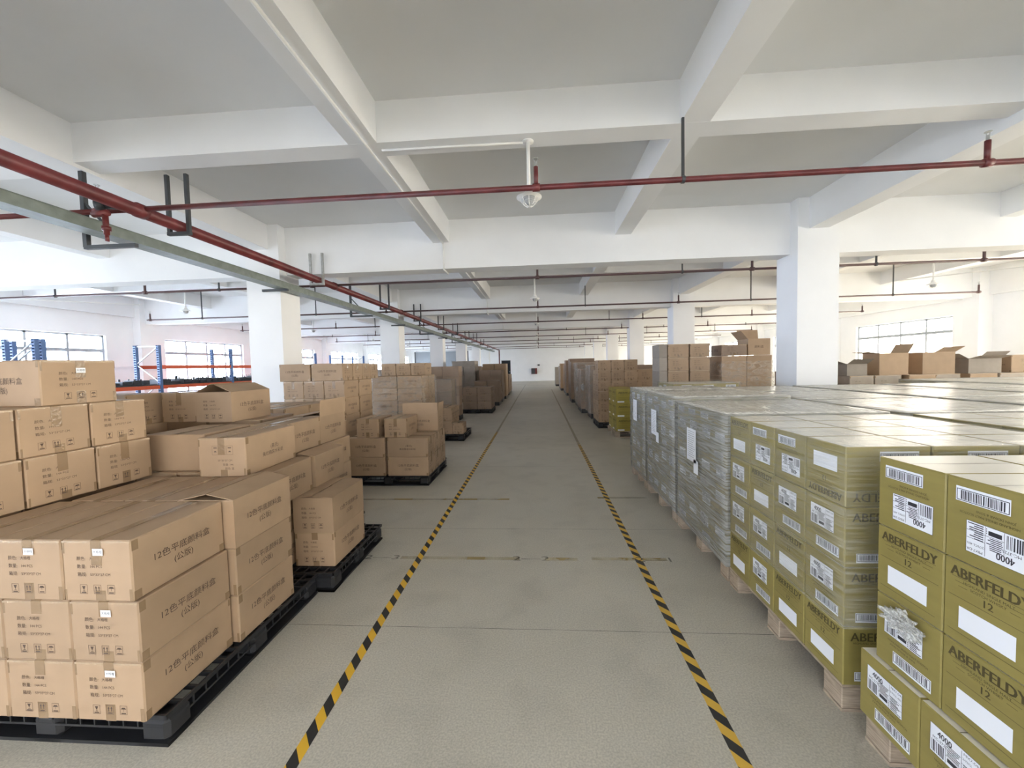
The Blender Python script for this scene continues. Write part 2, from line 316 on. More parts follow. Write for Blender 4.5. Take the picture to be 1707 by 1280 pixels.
def tape_marks(F, w, d, h, end, rs, m, mc):
    """tape ends folded round the edges: part of the carton's own surface"""
    ends = (('-y', '+y') if end == 'y' else ('+x', '-x')); ew = w if end == 'y' else d
    for k in ends:
        f = F[k]; l2 = rs.uniform(0.04, 0.08); sh = rs.uniform(-.004, .008); f.rect(sh - 0.022, -h / 2 + .003, sh + 0.026, -h / 2 + l2, m, z=-0.0004)
        f.rect(-ew / 2 + .003, h / 2 - 0.011 - rs.uniform(0, .003), ew / 2 - .003, h / 2 - .003, mc, z=-0.0002)
        for sg in (-1, 1):
            for vv in (-1, 1):
                if rs.random() < .25: continue
                a, b = sg * (ew / 2 - rs.uniform(.012, .024)), sg * (ew / 2 - .004); hh = rs.uniform(.045, .06); f.rect(min(a, b), vv * (h / 2 - .004) - (hh if vv > 0 else 0), max(a, b), vv * (h / 2 - .004) + (0 if vv > 0 else hh), m, z=-0.0004)
    for k in (('+x', '-x') if end == 'y' else ('-y', '+y')):
        f = F[k]; l = d if end == 'y' else w
        for sg in (-1, 1):
            for vv in (-1, 1):
                if rs.random() < .35: continue
                a, b = sg * (l / 2 - rs.uniform(.02, .045)), sg * (l / 2 - .004); hh = rs.uniform(.035, .05); f.rect(min(a, b), vv * (h / 2 - .004) - (hh if vv > 0 else 0), max(a, b), vv * (h / 2 - .004) + (0 if vv > 0 else hh), m, z=-0.0004)
def sticker_mesh():
    if 'st' not in CM:
        mb = MB(); f = Face(mb, (0, 0, 0), (1, 0, 0), (0, 0, 1)); f.rect(-.024, -.015, .024, .015, 0); f.text('大格橙', 0, 0, .014, 1, z=.0004); CM['st'] = mb.mesh('paper_label', ['white_paper', 'black_ink'])
    return CM['st']
NORD = ['first', 'second', 'third', 'fourth', 'fifth', 'sixth', 'seventh', 'eighth', 'ninth', 'tenth', 'eleventh', 'twelfth', 'thirteenth', 'fourteenth', 'fifteenth', 'sixteenth']
SEEN = {}
def uniq(lab):
    SEEN[lab] = SEEN.get(lab, 0) + 1
    return lab
CART = []       # (distance, builder): all brown cartons, nearest ones become things of their own
def carton(x, y, z, label, w=0.323, d=0.49, h=0.27, rz=0.0, style=0, body='card', end='y', tape=False, sticker=None, group=None, adj='', detail=True):
    """x, y = centre of the base"""
    CART.append(dict(x=x, y=y, z=z, label=label, w=w, d=d, h=h, rz=rz, style=style, body=body, end=end, tape=tape, sticker=sticker, group=group, detail=detail, dist=math.hypot(x, y)))
def make_carton(c):
    o = link('cardboard_carton', carton_mesh(c['w'], c['d'], c['h'], c['style'], c['body'], c['end'], var=(random.randrange(3) if c['dist'] < 7 else 0), detail=c['detail']), None, (c['x'], c['y'], c['z']), math.radians(c['rz']))
    tag(o, c['label'], 'carton', c['group'])
    if c['tape']: link('packing_tape', tape_mesh(c['w'], c['d'], c['h'], c['end'], random.randrange(4)), o)
    if c['sticker']:
        s = link('paper_label', sticker_mesh(), o)
        s.location = (c['sticker'][0], -c['d'] / 2 - 0.0034, c['h'] * 0.5 + c['sticker'][1]) if c['end'] == 'y' else (c['w'] / 2 + 0.0034, c['sticker'][0], c['h'] * 0.5 + c['sticker'][1])
        if c['end'] != 'y': s.rotation_euler = (0, 0, math.pi / 2)
        s['label'] = 'small white sticker'
    return o
def open_carton(x, y, z, label, w, d, h, flaps, rz=0, body='card', style=0, end='y', name='open_carton', tape=False):
    """carton without a closed top: four thin walls, a base and its flaps; flaps = {side: angle up from closed, degrees}"""
    t = 0.005; r = empty(name, (x, y, z), label, 'carton', None, math.radians(rz))
    mb = MB(); mb.box(-w / 2, w / 2, -d / 2, d / 2, 0, t).box(-w / 2, w / 2, -d / 2, -d / 2 + t, t, h).box(-w / 2, w / 2, d / 2 - t, d / 2, t, h).box(-w / 2, -w / 2 + t, -d / 2 + t, d / 2 - t, t, h).box(w / 2 - t, w / 2, -d / 2 + t, d / 2 - t, t, h)
    F = faces(mb, w, d, h); ends, sides = (('-y', '+y'), ('+x', '-x')) if end == 'y' else (('+x', '-x'), ('-y', '+y'))
    if style is not None:
        for k in ends: (print_end if style != 3 else print_icons_down)(F[k], w if end == 'y' else d, h, 1)
        for k in sides: print_side(F[k], d, h, 1, 1 if style in (1, 3) else (2 if style == 2 else 0))
    mb.build('carton_body', [body, 'ink'], r)
    for k, a in flaps.items():
        fl = MB(); L, W = (d, w) if k in ('+x', '-x') else (w, d); fw = min(w, d) / 2 - 0.002
        fl.box(-L / 2 + .002, L / 2 - .002, 0, fw, 0.0005, 0.0045)
        o = fl.build('flap', body, r)
        p = {'+x': (w / 2, 0, h), '-x': (-w / 2, 0, h), '-y': (0, -d / 2, h), '+y': (0, d / 2, h)}[k]; o.location = p
        o.rotation_euler = Matrix.Rotation({'+x': math.pi / 2, '-x': -math.pi / 2, '-y': 0, '+y': math.pi}[k], 3, 'Z').to_4x4().to_euler()
        o.rotation_mode = 'XYZ'
        o.matrix_basis = Matrix.Translation(p) @ Matrix.Rotation({'+x': math.pi / 2, '-x': -math.pi / 2, '-y': 0, '+y': math.pi}[k], 4, 'Z') @ Matrix.Rotation(math.radians(a), 4, 'X')
    return r
# ------------------------------------------------------------------ pallets
PM = {}
def plastic_pallet(x0, y0, sx_, sy_, label, h=0.148, rz=0):
    r = empty('plastic_pallet', (x0 + sx_ / 2, y0 + sy_ / 2, 0), label, 'pallet', 'black plastic pallets', math.radians(rz))
    key = (round(sx_, 2), round(sy_, 2))
    if key not in PM:
        mb = MB(); X, Y = sx_ / 2, sy_ / 2; zt = h
        nx = max(4, round(sx_ / 0.085)); ny = max(4, round(sy_ / 0.085))
        for i in range(nx + 1):
            a = -X + 2 * X * i / nx; t = 0.012 if 0 < i < nx else 0.02; a0, a1 = max(-X, a - t / 2), min(X, a + t / 2); mb.box(a0, a1, -Y, Y, zt - 0.022, zt)
        for i in range(ny + 1):
            a = -Y + 2 * Y * i / ny; t = 0.012 if 0 < i < ny else 0.02; a0, a1 = max(-Y, a - t / 2), min(Y, a + t / 2); mb.box(-X, X, a0, a1, zt - 0.023, zt - 0.001)
        deck = mb.mesh('deck', ['plastic_black'])
        fm = MB()
        for yy in (-Y + 0.07, 0, Y - 0.07):
            fm.box(-X, X, yy - 0.07, yy + 0.07, 0.0, 0.016)
        for xx in (-X + 0.07, 0, X - 0.07):
            fm.box(xx - 0.07, xx + 0.07, -Y, Y, 0.001, 0.015)
        for k in range(9): # lattice on the runner edges
            pass
        run = fm.mesh('runner', ['plastic_black'])
        ft = MB(); chamfer_box(ft, 0.135, 0.135, h - 0.038, 0.02)
        foot = ft.mesh('foot', ['plastic_black'])
        sk = MB()
        for sgn in (-1, 1):
            n = 14
            for i in range(n):
                a = -X + 0.14 + (2 * X - 0.28) * i / (n - 1); sk.box(a - .003, a + .003, sgn * Y - (0.006 if sgn > 0 else 0), sgn * Y + (0 if sgn > 0 else 0.006), zt - 0.06, zt - 0.022)
                b = -Y + 0.14 + (2 * Y - 0.28) * i / (n - 1); sk.box(sgn * X - (0.006 if sgn > 0 else 0), sgn * X + (0 if sgn > 0 else 0.006), b - .003, b + .003, zt - 0.06, zt - 0.022)
            sk.box(-X + .02, X - .02, sgn * Y - (0.006 if sgn > 0 else 0), sgn * Y + (0 if sgn > 0 else 0.006), zt - 0.068, zt - 0.058); sk.box(sgn * X - (0.006 if sgn > 0 else 0), sgn * X + (0 if sgn > 0 else 0.006), -Y + .02, Y - .02, zt - 0.068, zt - 0.058)
        PM[key] = (deck, run, foot, sk.mesh('side_lattice', ['plastic_black']))
    deck, run, foot, lat = PM[key]; X, Y = sx_ / 2, sy_ / 2
    link('deck', deck, r); link('runner', run, r); link('side_lattice', lat, r)
    for xx in (-X + 0.068, 0, X - 0.068):
        for yy in (-Y + 0.068, 0, Y - 0.068): link('foot', foot, r, (xx, yy, 0.016))
    return r
def wood_pallet(x0, y0, sx_, sy_, label, h=0.135):
    r = empty('wooden_pallet', (x0 + sx_ / 2, y0 + sy_ / 2, 0), label, 'pallet', 'wooden block pallets'); X, Y = sx_ / 2, sy_ / 2
    key = ('w', round(sx_, 2), round(sy_, 2))
    if key not in PM:
        d = MB(); d.box(-X, X, -Y, Y, h - 0.014, h); b = MB(); chamfer_box(b, 0.10, 0.12, h - 0.030, 0.004); rr = MB(); rr.box(-X, X, -0.06, 0.06, 0, 0.016)
        PM[key] = (d.mesh('deck_board', ['wood']), b.mesh('block', ['wood']), rr.mesh('bottom_board', ['wood']))
    d, b, q = PM[key]; link('deck_board', d, r)
    for yy in (-Y + 0.06, 0, Y - 0.06):
        link('bottom_board', q, r, (0, yy, 0))
        for xx in (-X + 0.05, 0, X - 0.05): link('block', b, r, (xx, yy, 0.016))
    return r
# ------------------------------------------------------------------ the hall
struct('floor', MB().box(XL - .3, XR + .3, YB - .3, YE + .3, -0.2, 0), 'concrete')
struct('ceiling', MB().box(XL - .3, XR + .3, YB - .3, YE + .3, ZS, ZS + 0.2), 'ceiling_paint')
def side_wall(name, x, sgn):
    mb = MB(); a, b = (x - 0.24, x) if sgn < 0 else (x, x + 0.24)
    mb.box(a, b, YB, YE, 0, WIN_Z0).box(a, b, YB, YE, WIN_Z1, ZS); y = YB
    for y0, y1 in WINS: mb.box(a, b, y, y0, WIN_Z0, WIN_Z1); y = y1
    mb.box(a, b, y, YE, WIN_Z0, WIN_Z1); return struct(name, mb, 'paint')
side_wall('wall_left', XL, -1); side_wall('wall_right', XR, 1)
wb = MB(); wb.box(XL, XR, YB - 0.24, YB, 0, 0.6).box(XL, XR, YB - 0.24, YB, 3.2, ZS); xx = XL
for x0, x1 in BACK: wb.box(xx, x0, YB - 0.24, YB, 0.6, 3.2); xx = x1
wb.box(xx, XR, YB - 0.24, YB, 0.6, 3.2); struct('wall_back', wb, 'paint')
# far wall with a doorway and a roller shutter opening
wf = MB(); Y0, Y1 = YE, YE + 0.24
wf.box(XL, -13.6, Y0, Y1, 0, ZS).box(-13.6, -7.6, Y0, Y1, 3.45, ZS).box(-7.6, -4.02, Y0, Y1, 0, ZS).box(-4.02, -3.03, Y0, Y1, 2.28, ZS).box(-3.03, XR, Y0, Y1, 0, ZS)
struct('wall_far', wf, 'paint')
n_w = 0
for x, sgn in ((XL, -1), (XR, 1)):
    for (y0, y1) in WINS:
        n_w += 1; r = bpy.data.objects.new('window_%d' % n_w, None); COL.objects.link(r); r['kind'] = 'structure'; xc = x + sgn * 0.12; r.location = (xc, (y0 + y1) / 2, WIN_Z0)
        H = WIN_Z1 - WIN_Z0; L = (y1 - y0) / 2; mb = MB(); t = 0.025; zt = H - 0.50
        mb.box(-t, t, -L, L, 0, .05).box(-t, t, -L, L, H - .05, H).box(-t, t, -L, -L + .05, 0, H).box(-t, t, L - .05, L, 0, H).box(-t - .01, t + .01, -L, L, zt - .050, zt + .050)
        for k in (-0.5, 0, 0.5): mb.box(-t, t, k * L - .030, k * L + .030, 0, H)
        mb.build('window_frame', 'alu', r)
        g = MB(); g.box(-.003, .003, -L + .04, L - .04, .04, H - .04); g.build('pane', 'glass', r)
        sl = MB(); sl.box(-0.13, 0.13, -L, L, -0.02, 0.0); sl.build('window_sill', 'paint', r)
# columns, pilasters
for i, y in enumerate(ROW):
    if y < YE - 1:
        struct('column', MB().box(-5.24, -4.61, y, y + 0.57, 0, ZS), 'paint'); struct('column', MB().box(4.28, 4.93, y, y + 0.57, 0, ZS), 'paint')
        struct('column', MB().box(XL, XL + 0.28, y, y + 0.45, 0, ZS), 'paint'); struct('column', MB().box(XR - 0.4, XR, y, y + 0.45, 0, ZS), 'paint')
        struct('beam', MB().box(XL, XR, y + 0.20, y + 0.53, 3.44, ZS), 'paint')
    if y + S / 2 < YE: struct('beam', MB().box(XL, XR, y + 3.02, y + 3.27, 3.90, ZS), 'paint')
for x0, x1, zb in ((-11.55, -11.29, 3.902), (-8.35, -8.09, 3.902), (-5.10, -4.80, 3.86), (-1.84, -1.55, 3.902), (1.37, 1.64, 3.902), (4.46, 4.76, 3.80), (7.55, 7.80, 3.902), (10.6, 10.85, 3.902)):
    struct('beam', MB().box(x0, x1, YB, YE, zb, ZS), 'paint')
struct('beam', MB().box(XL, XL + 0.10, YB, YE, 3.66, ZS), 'paint'); struct('beam', MB().box(XR - 0.12, XR, YB, YE, 3.46, ZS), 'paint')
# dark doorway beyond the far wall
r = bpy.data.objects.new('door_1', None); COL.objects.link(r); r['kind'] = 'structure'; r.location = (-3.52, YE + 0.1, 0)
mb = MB(); mb.box(-.5, -.46, -.08, .12, 0, 2.28).box(.46, .5, -.08, .12, 0, 2.28).box(-.5, .5, -.08, .12, 2.24, 2.28); mb.build('door_frame', 'dark_steel', r)
MB().box(-.46, .46, .05, .09, 0, 2.24).build('doorway_dark', 'dark_room', r); MB().box(.36, .40, 0.0, .05, 1.0, 1.12).build('door_handle', 'alu', r)  # near-black sheet paints the darkness inside the doorway
r = bpy.data.objects.new('door_2', None); COL.objects.link(r); r['kind'] = 'structure'; r.location = (-10.6, YE + 0.12, 0)
mb = MB()
for k in range(46): mb.box(-2.95, 2.95, -.015 - .012 * (k % 2), .015, k * .075, k * .075 + .075)
mb.build('shutter_curtain', 'shutter', r); MB().box(-3, -2.9, -.08, .06, 0, 3.45).build('guide_rail', 'dark_steel', r); MB().box(2.9, 3, -.08, .06, 0, 3.45).build('guide_rail', 'dark_steel', r)
# ------------------------------------------------------------------ floor markings
def marking(name, mb, m, label, cat='floor tape', group=None): return tag(mb.build(name, m), label, cat, group)
def strip(pts, wd, z=0.0006):
    mb = MB()
    for i in range(len(pts) - 1):
        (xa, ya), (xb, yb) = pts[i], pts[i + 1]; h = wd / 2
        mb.quad((xa - h, ya, z), (xa + h, ya, z), (xb + h, yb, z), (xb - h, yb, z))
        mb.quad((xa - h, ya, 0.0001), (xa - h, ya, z), (xb - h, yb, z), (xb - h, yb, 0.0001)); mb.quad((xa + h, ya, 0.0001), (xa + h, ya, z), (xb + h, yb, z), (xb + h, yb, 0.0001))
    return mb
marking('hazard_tape', strip([(-1.080, -3), (-1.080, 1.6), (-1.088, 9.9)], 0.056), 'hazard_l', 'black and yellow striped floor tape along the left edge of the aisle')
marking('hazard_tape', strip([(0.815, -3), (0.815, 1.6), (0.808, 8.2)], 0.060), 'hazard_r', 'black and yellow striped floor tape along the right edge of the aisle')
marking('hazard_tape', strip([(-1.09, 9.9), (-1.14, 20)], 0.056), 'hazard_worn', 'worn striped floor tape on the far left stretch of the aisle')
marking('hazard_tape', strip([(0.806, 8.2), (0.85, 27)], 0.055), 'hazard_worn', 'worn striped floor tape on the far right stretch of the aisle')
marking('painted_line', strip([(-1.145, 20), (-1.17, 34)], 0.05), 'pale_worn', 'faded pale line continuing the left aisle edge far down the floor', 'floor line')
for (x0, x1, y, m_, l_) in ((-1.25, -0.20, 3.33, 'yellow_worn', 'faded yellow line across the aisle left of the stencilled numbers'), (0.02, 0.30, 3.33, 'yellow_worn', 'short faded yellow dash between stencilled numbers in mid aisle'), (0.42, 1.05, 3.34, 'yellow_worn', 'faded yellow line reaching the right aisle tape'),
                       (-2.3, -0.4, 4.85, 'yellow_worn', 'second faded yellow line, further down the left half of the aisle'), (0.7, 1.3, 4.9, 'yellow_worn', 'short worn yellow patch beyond the stencilled numbers on the right')):
    mb = MB(); mb.quad((x0, y - .025, .0005), (x1, y - .025, .0005), (x1, y + .025, .0005), (x0, y + .025, .0005)); marking('painted_line', mb, m_, l_, 'floor line')
for (x, t, l_) in ((-0.10, '2—2', 'grey stencilled number 2-2 in the middle of the aisle'), (0.95, '2—1', 'grey stencilled number 2-1 beside the right aisle tape'), (-1.42, '2—3', 'grey stencilled worn number left of the left aisle tape')):
    mb = MB(); Face(mb, (x, 3.33, 0.0002), (1, 0, 0), (0, 1, 0)).text(t, 0, 0, 0.11, 0, sx=1.5); marking('stencilled_number', mb, 'grey_worn', l_, 'floor marking')
jm = MB()
for y in (2.415, 3.95, 6.45, 9.2, 12.5, 16, 20, 26): jm.quad((-4, y - .002, .0003), (4, y + .006 - .002, .0003), (4, y + .006 + .002, .0003), (-4, y + .002, .0003))
marking('floor_joint', jm, 'grey_worn', 'thin dark joint lines sawn across the concrete floor', 'floor joint')['kind'] = 'structure'
# ------------------------------------------------------------------ services under the ceiling
def tube_path(mb, pts, r, n=10, m=0):
    for a, b in zip(pts[:-1], pts[1:]): mb.tube(a, b, r, n, m)
    return mb
r = empty('sprinkler_main_pipe', (-4.0, 1.0, 3.33), 'thick red sprinkler main running down the hall above the left stacks', 'pipe')
mb = MB(); mb.tube((0, -8.4, 0), (0, 39.5, -0.02), 0.062, 20)
for y in [0.6, 2.76, 6.56, 10.37, 14.16, 17.96, 21.6]: mb.tube((0, y, -0.001), (0, y + 0.09, -0.001), 0.072, 20)
mb.build('pipe', 'red_pipe', r, smooth=True)
for i, y in enumerate([4.24, 7.0, 10.17, 12.97, 16.15, 18.95, 22.1, 24.9, 28.1]):
    mb = MB(); zt = 3.895 if i % 2 == 0 else 3.80; yy = y - 1.0; zz = zt - 3.33
    for dx in (-0.115, 0.115): mb.bar((dx, yy, -0.085), (dx, yy, zz), 0.035, 0.035)
    mb.bar((-0.135, yy, -0.085), (0.135, yy, -0.085), 0.04, 0.035); mb.build('pipe_hanger', 'galv' if i in (1,) else 'dark_steel', r)
mb = MB(); mb.tube((0, 39.2, -3.32), (0, 39.2, 0), 0.06, 14); mb.build('riser', 'red_pipe', r, smooth=True)
mb = MB(); mb.tube((-0.17, 2.62, -0.01), (0, 2.72, 0), 0.03, 12).tube((-0.23, 2.585, -0.015), (-0.17, 2.62, -0.01), 0.046, 12); mb.build('stub_coupling', 'dark_steel', r, smooth=True)
mb = MB(); mb.tube((-.27, 2.60, -.10), (-.12, 2.60, -.09), .030, 12).tube((-.15, 2.60, -.11), (-.145, 2.60, -.30), .024, 12).tube((-.145, 2.60, -.30), (-.145, 2.60, -.36), .016, 10).tube((-.145, 2.60, -.22), (-.145, 2.60, -.26), .036, 12); mb.build('drain_fitting', 'red_pipe', r, smooth=True)
BR = [3.80, 7.60, 11.41, 15.20, 19.0, 22.65, 26.4, 30.2, 34.4, 38.0]
SPX = [-11.9, -8.0, -4.45, 0.012, 3.95, 7.9, 11.75]
for i, y in enumerate(BR):
    zc = 3.345
    r = empty('sprinkler_branch_pipe', (0, y, zc), 'slim red sprinkler branch pipe, %s across the aisle counted from the nearest' % NORD[i], 'pipe', 'sprinkler branch pipes')
    for xa, xb in ((-12, -4.078), (-3.922, 11.8)): MB().tube((xa, 0, 0), (xb, 0, 0.0), 0.0225 if i else 0.026, 12).build('pipe', 'red_pipe' if i == 0 else 'dark_pipe', r, smooth=True)
    for x in SPX:
        if i > 5 and abs(x) > 9: continue
        mb = MB(); mb.tube((x, 0, 0.02), (x, 0, 0.19), 0.022, 10); mb.tube((x - .035, 0, 0.0), (x + .035, 0, 0.0), 0.036, 10); mb.build('sprinkler_drop', 'red_pipe' if i == 0 else 'dark_pipe', r, smooth=True)
        mb = MB(); mb.tube((x, 0, 0.19), (x, 0, 0.235), 0.013, 8).tube((x, 0, 0.262), (x, 0, 0.266), 0.026, 10); mb.bar((x - .012, 0, .23), (x - .016, 0, .262), .004, .004).bar((x + .012, 0, .23), (x + .016, 0, .262), .004, .004); mb.build('sprinkler_head', 'galv', r)
    for x in (-10.2, -6.6, 1.36, 5.9, 9.6) if i % 2 == 0 else (-10.0, -6.4, 2.7, 6.1, 9.8):
        nb = min([abs(y - (q + 0.365)) for q in ROW]); near_b = (nb < 0.2)
        top = (ZS if not (1.3 < x < 1.7) else 3.9) - zc - 0.003
        if nb < 0.2: top = 3.44 - zc - .003
        mb = MB(); mb.bar((x, 0, 0.0), (x, 0, top), 0.022, 0.022); mb.tube((x - .014, 0, 0), (x + .014, 0, 0), 0.034, 10); mb.build('hanger_rod', 'dark_steel', r)
# cable tray with its brackets
r = empty('cable_tray', (-4.42, 1.0, 3.10), 'grey-green metal cable trunking beside the red main pipe, passing the column', 'cable tray')
mb = MB(); mb.box(-.10, .10, -8.3, 38, 0, .002).box(-.10, -.098, -8.3, 38, .002, .10).box(.098, .10, -8.3, 38, .002, .10).box(-.11, .11, -8.3, 38, .10, .106); mb.build('trunking', 'tray_green', r)
for y in [-2.6, -0.6, 2.98, 5.6, 8.96, 11.6, 14.9, 17.6, 20.9]:
    mb = MB(); zt = 0.75; 
    if y in (5.6, 11.6, 17.6, -.6): mb.bar((-.34, y, -.022), (.12, y, -.022), .04, .04)
    else: mb.bar((-.40, y, -.05), (-.40, y, zt), .045, .045); mb.bar((-.42, y, -.05), (.17, y, -.05), .04, .04); mb.bar((-.39, y, .42), (-.12, y, .12), .02, .02)
    mb.build('support_bracket', 'dark_steel' if y > 2 else 'galv', r)
# white conduits and pendant lamps
pts = [(-1.66, -6, 3.884)]
for rr_ in ROW[1:-1]: pts += [(-1.66, rr_ + .185, 3.884), (-1.66, rr_ + .185, 3.425), (-1.66, rr_ + .545, 3.425), (-1.66, rr_ + .545, 3.884)]
tag(tube_path(MB(), pts + [(-1.66, 42, 3.884)], 0.0135, 8).build('electrical_conduit', 'white_plastic', smooth=True), 'white electrical conduit clipped under the beam left of the aisle', 'conduit')
def conduit(pts, lab, grp=None):
    tag(tube_path(MB(), pts, 0.0115, 8).build('electrical_conduit', 'white_plastic', smooth=True), lab, 'conduit', grp)
conduit([(12.2, 7.0, 3.80), (12.2, 7.0, 3.42), (8.3, 9.7, 3.42)], 'white conduit sloping under the ceiling near the right window wall')
conduit([(-12.9, 7.0, 3.42), (-9.9, 9.3, 3.42)], 'white conduit sloping under the ceiling near the left window wall')
LM = {}
def lamp(x, y, i, side):
    lab = 'caged dome lamp on white stem %s, %s' % ({'c': 'over the aisle', 'l': 'left of the aisle near the racks', 'r': 'right of the aisle near the windows'}[side], ('nearest' if i == 0 else '%s from camera' % NORD[i]))
    r = empty('pendant_lamp', (x, y, 3.897), lab, 'lamp', 'pendant lamps')
    if 'a' not in LM:
        mb = MB(); mb.tube((0, 0, -.012), (0, 0, 0), .055, 16).tube((0, 0, -.45), (0, 0, -.012), .018, 12); LM['stem'] = mb.mesh('stem', ['white_plastic'], True)
        mb = MB(); mb.tube((0, 0, -.505), (0, 0, -.44), .05, 20, r2=.028).tube((0, 0, -.545), (0, 0, -.505), .125, 24, r2=.05).tube((0, 0, -.552), (0, 0, -.545), .125, 24); LM['shade'] = mb.mesh('lamp_shade', ['white_plastic'], True)
        mb = MB(); pr = .06
        for k in range(5):
            a, b = k * math.pi / 10, (k + 1) * math.pi / 10; mb.tube((0, 0, -.552 - .07 * math.sin(b)), (0, 0, -.552 - .07 * math.sin(a)), .065 * math.cos(b) + .001, 16, r2=.065 * math.cos(a))
        LM['globe'] = mb.mesh('glass_globe', ['bulb_glass'], True)
        mb = MB()
        for k in range(4):
            th = k * math.pi / 4; c, s_ = math.cos(th), math.sin(th); P = [(.088 * math.cos(q) * c, .088 * math.cos(q) * s_, -.552 - .088 * abs(math.sin(q))) for q in [math.pi * j / 8 for j in range(9)]]
            tube_path(mb, P, .003, 6)
        LM['cage'] = mb.mesh('wire_cage', ['white_plastic'], True); LM['a'] = 1
    for nm, k in (('stem', 'stem'), ('lamp_shade', 'shade'), ('glass_globe', 'globe'), ('wire_cage', 'cage')): link(nm, LM[k], r)
    tag(tube_path(MB(), [(x - (1.48 if side == 'c' else 1.0), y - .02, 3.886), (x - .05, y, 3.886)], .0115, 8).build('lamp_conduit', 'white_plastic', r, smooth=True)).matrix_parent_inverse = Matrix.Translation((-x, -y, -3.897))
for i in range(6):
    y = 4.02 + S * i
    lamp(-0.06, y, i, 'c')
    if i: lamp(-9.4, y, i - 1, 'l'); lamp(9.3, y, i - 1, 'r')
# ------------------------------------------------------------------ left: paint-box cartons
plastic_pallet(-2.88, 1.575, 1.19, 1.20, 'black plastic pallet under the nearest carton stack left of the aisle')
Lz = [0.15, 0.421, 0.692, 0.963, 1.234, 1.505]
lay = ['bottom', 'middle', 'top']
colw = ['aisle', 'second', 'third', 'fourth', 'fifth']
for k in range(3):
    for c in range(3):
        jx = random.uniform(-.003, .003); rz_ = random.uniform(-.3, .3)
        off = 0.018 if k == 2 else 0.0
        carton(-1.742 - 0.1615 - c * 0.326 - off, 1.535 + 0.245, Lz[k], 'kraft paint-box carton in nearest left stack, front row, %s layer, %s column' % (lay[k], colw[c]), rz=rz_, tape=True, sticker=((0.012, 0.085) if (k, c) in ((2, 0), (2, 1), (1, 0), (0, 0)) else None))
        if not (k == 2 and c == 0): carton(-1.705 - 0.1615 - c * 0.326, 2.033 + 0.245, Lz[k], 'kraft paint-box carton in nearest left stack, rear row, %s layer, %s column' % (lay[k], colw[c]), rz=random.uniform(-.12, .12), tape=True)
open_carton(-1.70 - .163, 2.278, Lz[2], 'kraft carton with one lifted flap, top of the rear row beside aisle, nearest left stack', .323, .49, .268, {'+x': 12, '-x': 12, '-y': -2, '+y': -2})
# further left the stack goes on (mostly outside the frame) and carries the pile turned towards the aisle
plastic_pallet(-4.12, 1.45, 1.19, 1.20, 'black plastic pallet left of the nearest one, under the high pile')
for k in range(3):
    for c in range(3):
        for q in range(2):
            carton(-2.885 - 0.1615 - c * 0.328, 1.475 + 0.245 + q * 0.497, Lz[k], 'kraft paint-box carton under the high left pile, %s row, %s layer, %s column' % (['front', 'rear'][q], lay[k], ['nearest', 'middle', 'leftmost'][c]), tape=(c == 0))
hp = 'kraft carton in high left pile, printed end facing the aisle, %s layer, %s'
for k in range(2):
    for j, (yy, nm) in enumerate(((1.555, 'near end'), (1.885, 'middle'), (2.215, 'far end'))):
        carton(-2.765 - .245 + .0175 * j - 0.01 * k, yy + .19 - .01 * k, Lz[3 + k], hp % (['lowest', 'second'][k], nm), w=.49, d=.322, end='x', rz=-3, tape=True)
        carton(-2.765 - .765 + .0175 * j - 0.01 * k, yy + .218 - .01 * k, Lz[3 + k], 'kraft carton behind the high left pile face, %s layer, %s' % (['lowest', 'second'][k], nm), w=.49, d=.322, end='x', rz=-3)
carton(-2.77 - .27, 2.215, Lz[5], 'kraft carton on the very top of the high left pile, white sticker on end', w=.54, d=.38, h=.262, end='x', rz=-3, tape=True, sticker=(0.0, .07))
carton(-3.63, 2.15, Lz[5], 'kraft carton on top of the high left pile at the picture edge', w=.54, d=.40, h=.262, end='x', rz=-2, tape=True)
# stacks behind the nearest pallet
plastic_pallet(-3.09, 2.85, 1.19, 1.2, 'black plastic pallet behind the nearest one, mostly hidden by cartons')
plastic_pallet(-4.30, 2.85, 1.19, 1.2, 'black plastic pallet hidden in the left carton block, third from front')
bb = 'kraft carton in second left stack, %s row, %s layer, %s column'
rn = ['front', 'middle', 'rear']; ln4 = ['bottom', 'second', 'third', 'fourth']
for k in range(3):
    for c in range(5):
        for q in range(3):
            x = -1.955 - .1615 - c * .328 if not (q < 2 and k == 2 and c == 0) else None
            yq = 2.62 + .245 + q * .50
            if k < 2 and c == 0 and q < 2: continue
            if x is None: continue
            if q == 2: x -= .105
            carton(x, yq, Lz[k], bb % (rn[q], ln4[k], colw[c]))
for k in range(2):   # lower aisle column of that stack
    for q in range(2): carton(-1.957 - .1615, 2.62 + .245 + q * .50, Lz[k], bb % (rn[q], ln4[k], 'aisle-side'), tape=True)
carton(-1.885 - .1615, 2.60 + .245, Lz[2], 'kraft carton third layer up, just behind the nearest stack beside the aisle', tape=True)
open_carton(-1.875 - .1615, 3.115 + .25, Lz[2], 'kraft carton with gaping front flap, behind and above the small two-carton stack', .323, .478, .262, {'+x': 8, '-x': 0, '-y': -3, '+y': -3})
carton(-2.0 - .165, 2.50 + .29, Lz[3], 'kraft carton printed with upside-down icons, sitting above the nearest left stack', w=.33, d=.575, h=.268, style=3, rz=2.0, tape=True)
carton(-2.08 - .1615, 3.09 + .245, Lz[3], 'kraft carton fourth layer up, right behind the upside-down icon carton', rz=1, tape=True)
open_carton(-2.10 - .1615, 3.60 + .25, Lz[3], 'open kraft carton with tall side flap standing up, fourth layer, left stacks', .323, .49, .262, {'+x': 94, '-x': 4, '-y': -3, '+y': -3})
carton(-2.42 - .23, 2.66 + .25, Lz[3], 'shaded plain carton between high left pile and upside-down icon carton', w=.46, d=.50, h=.268, body='card', rz=0, detail=False)
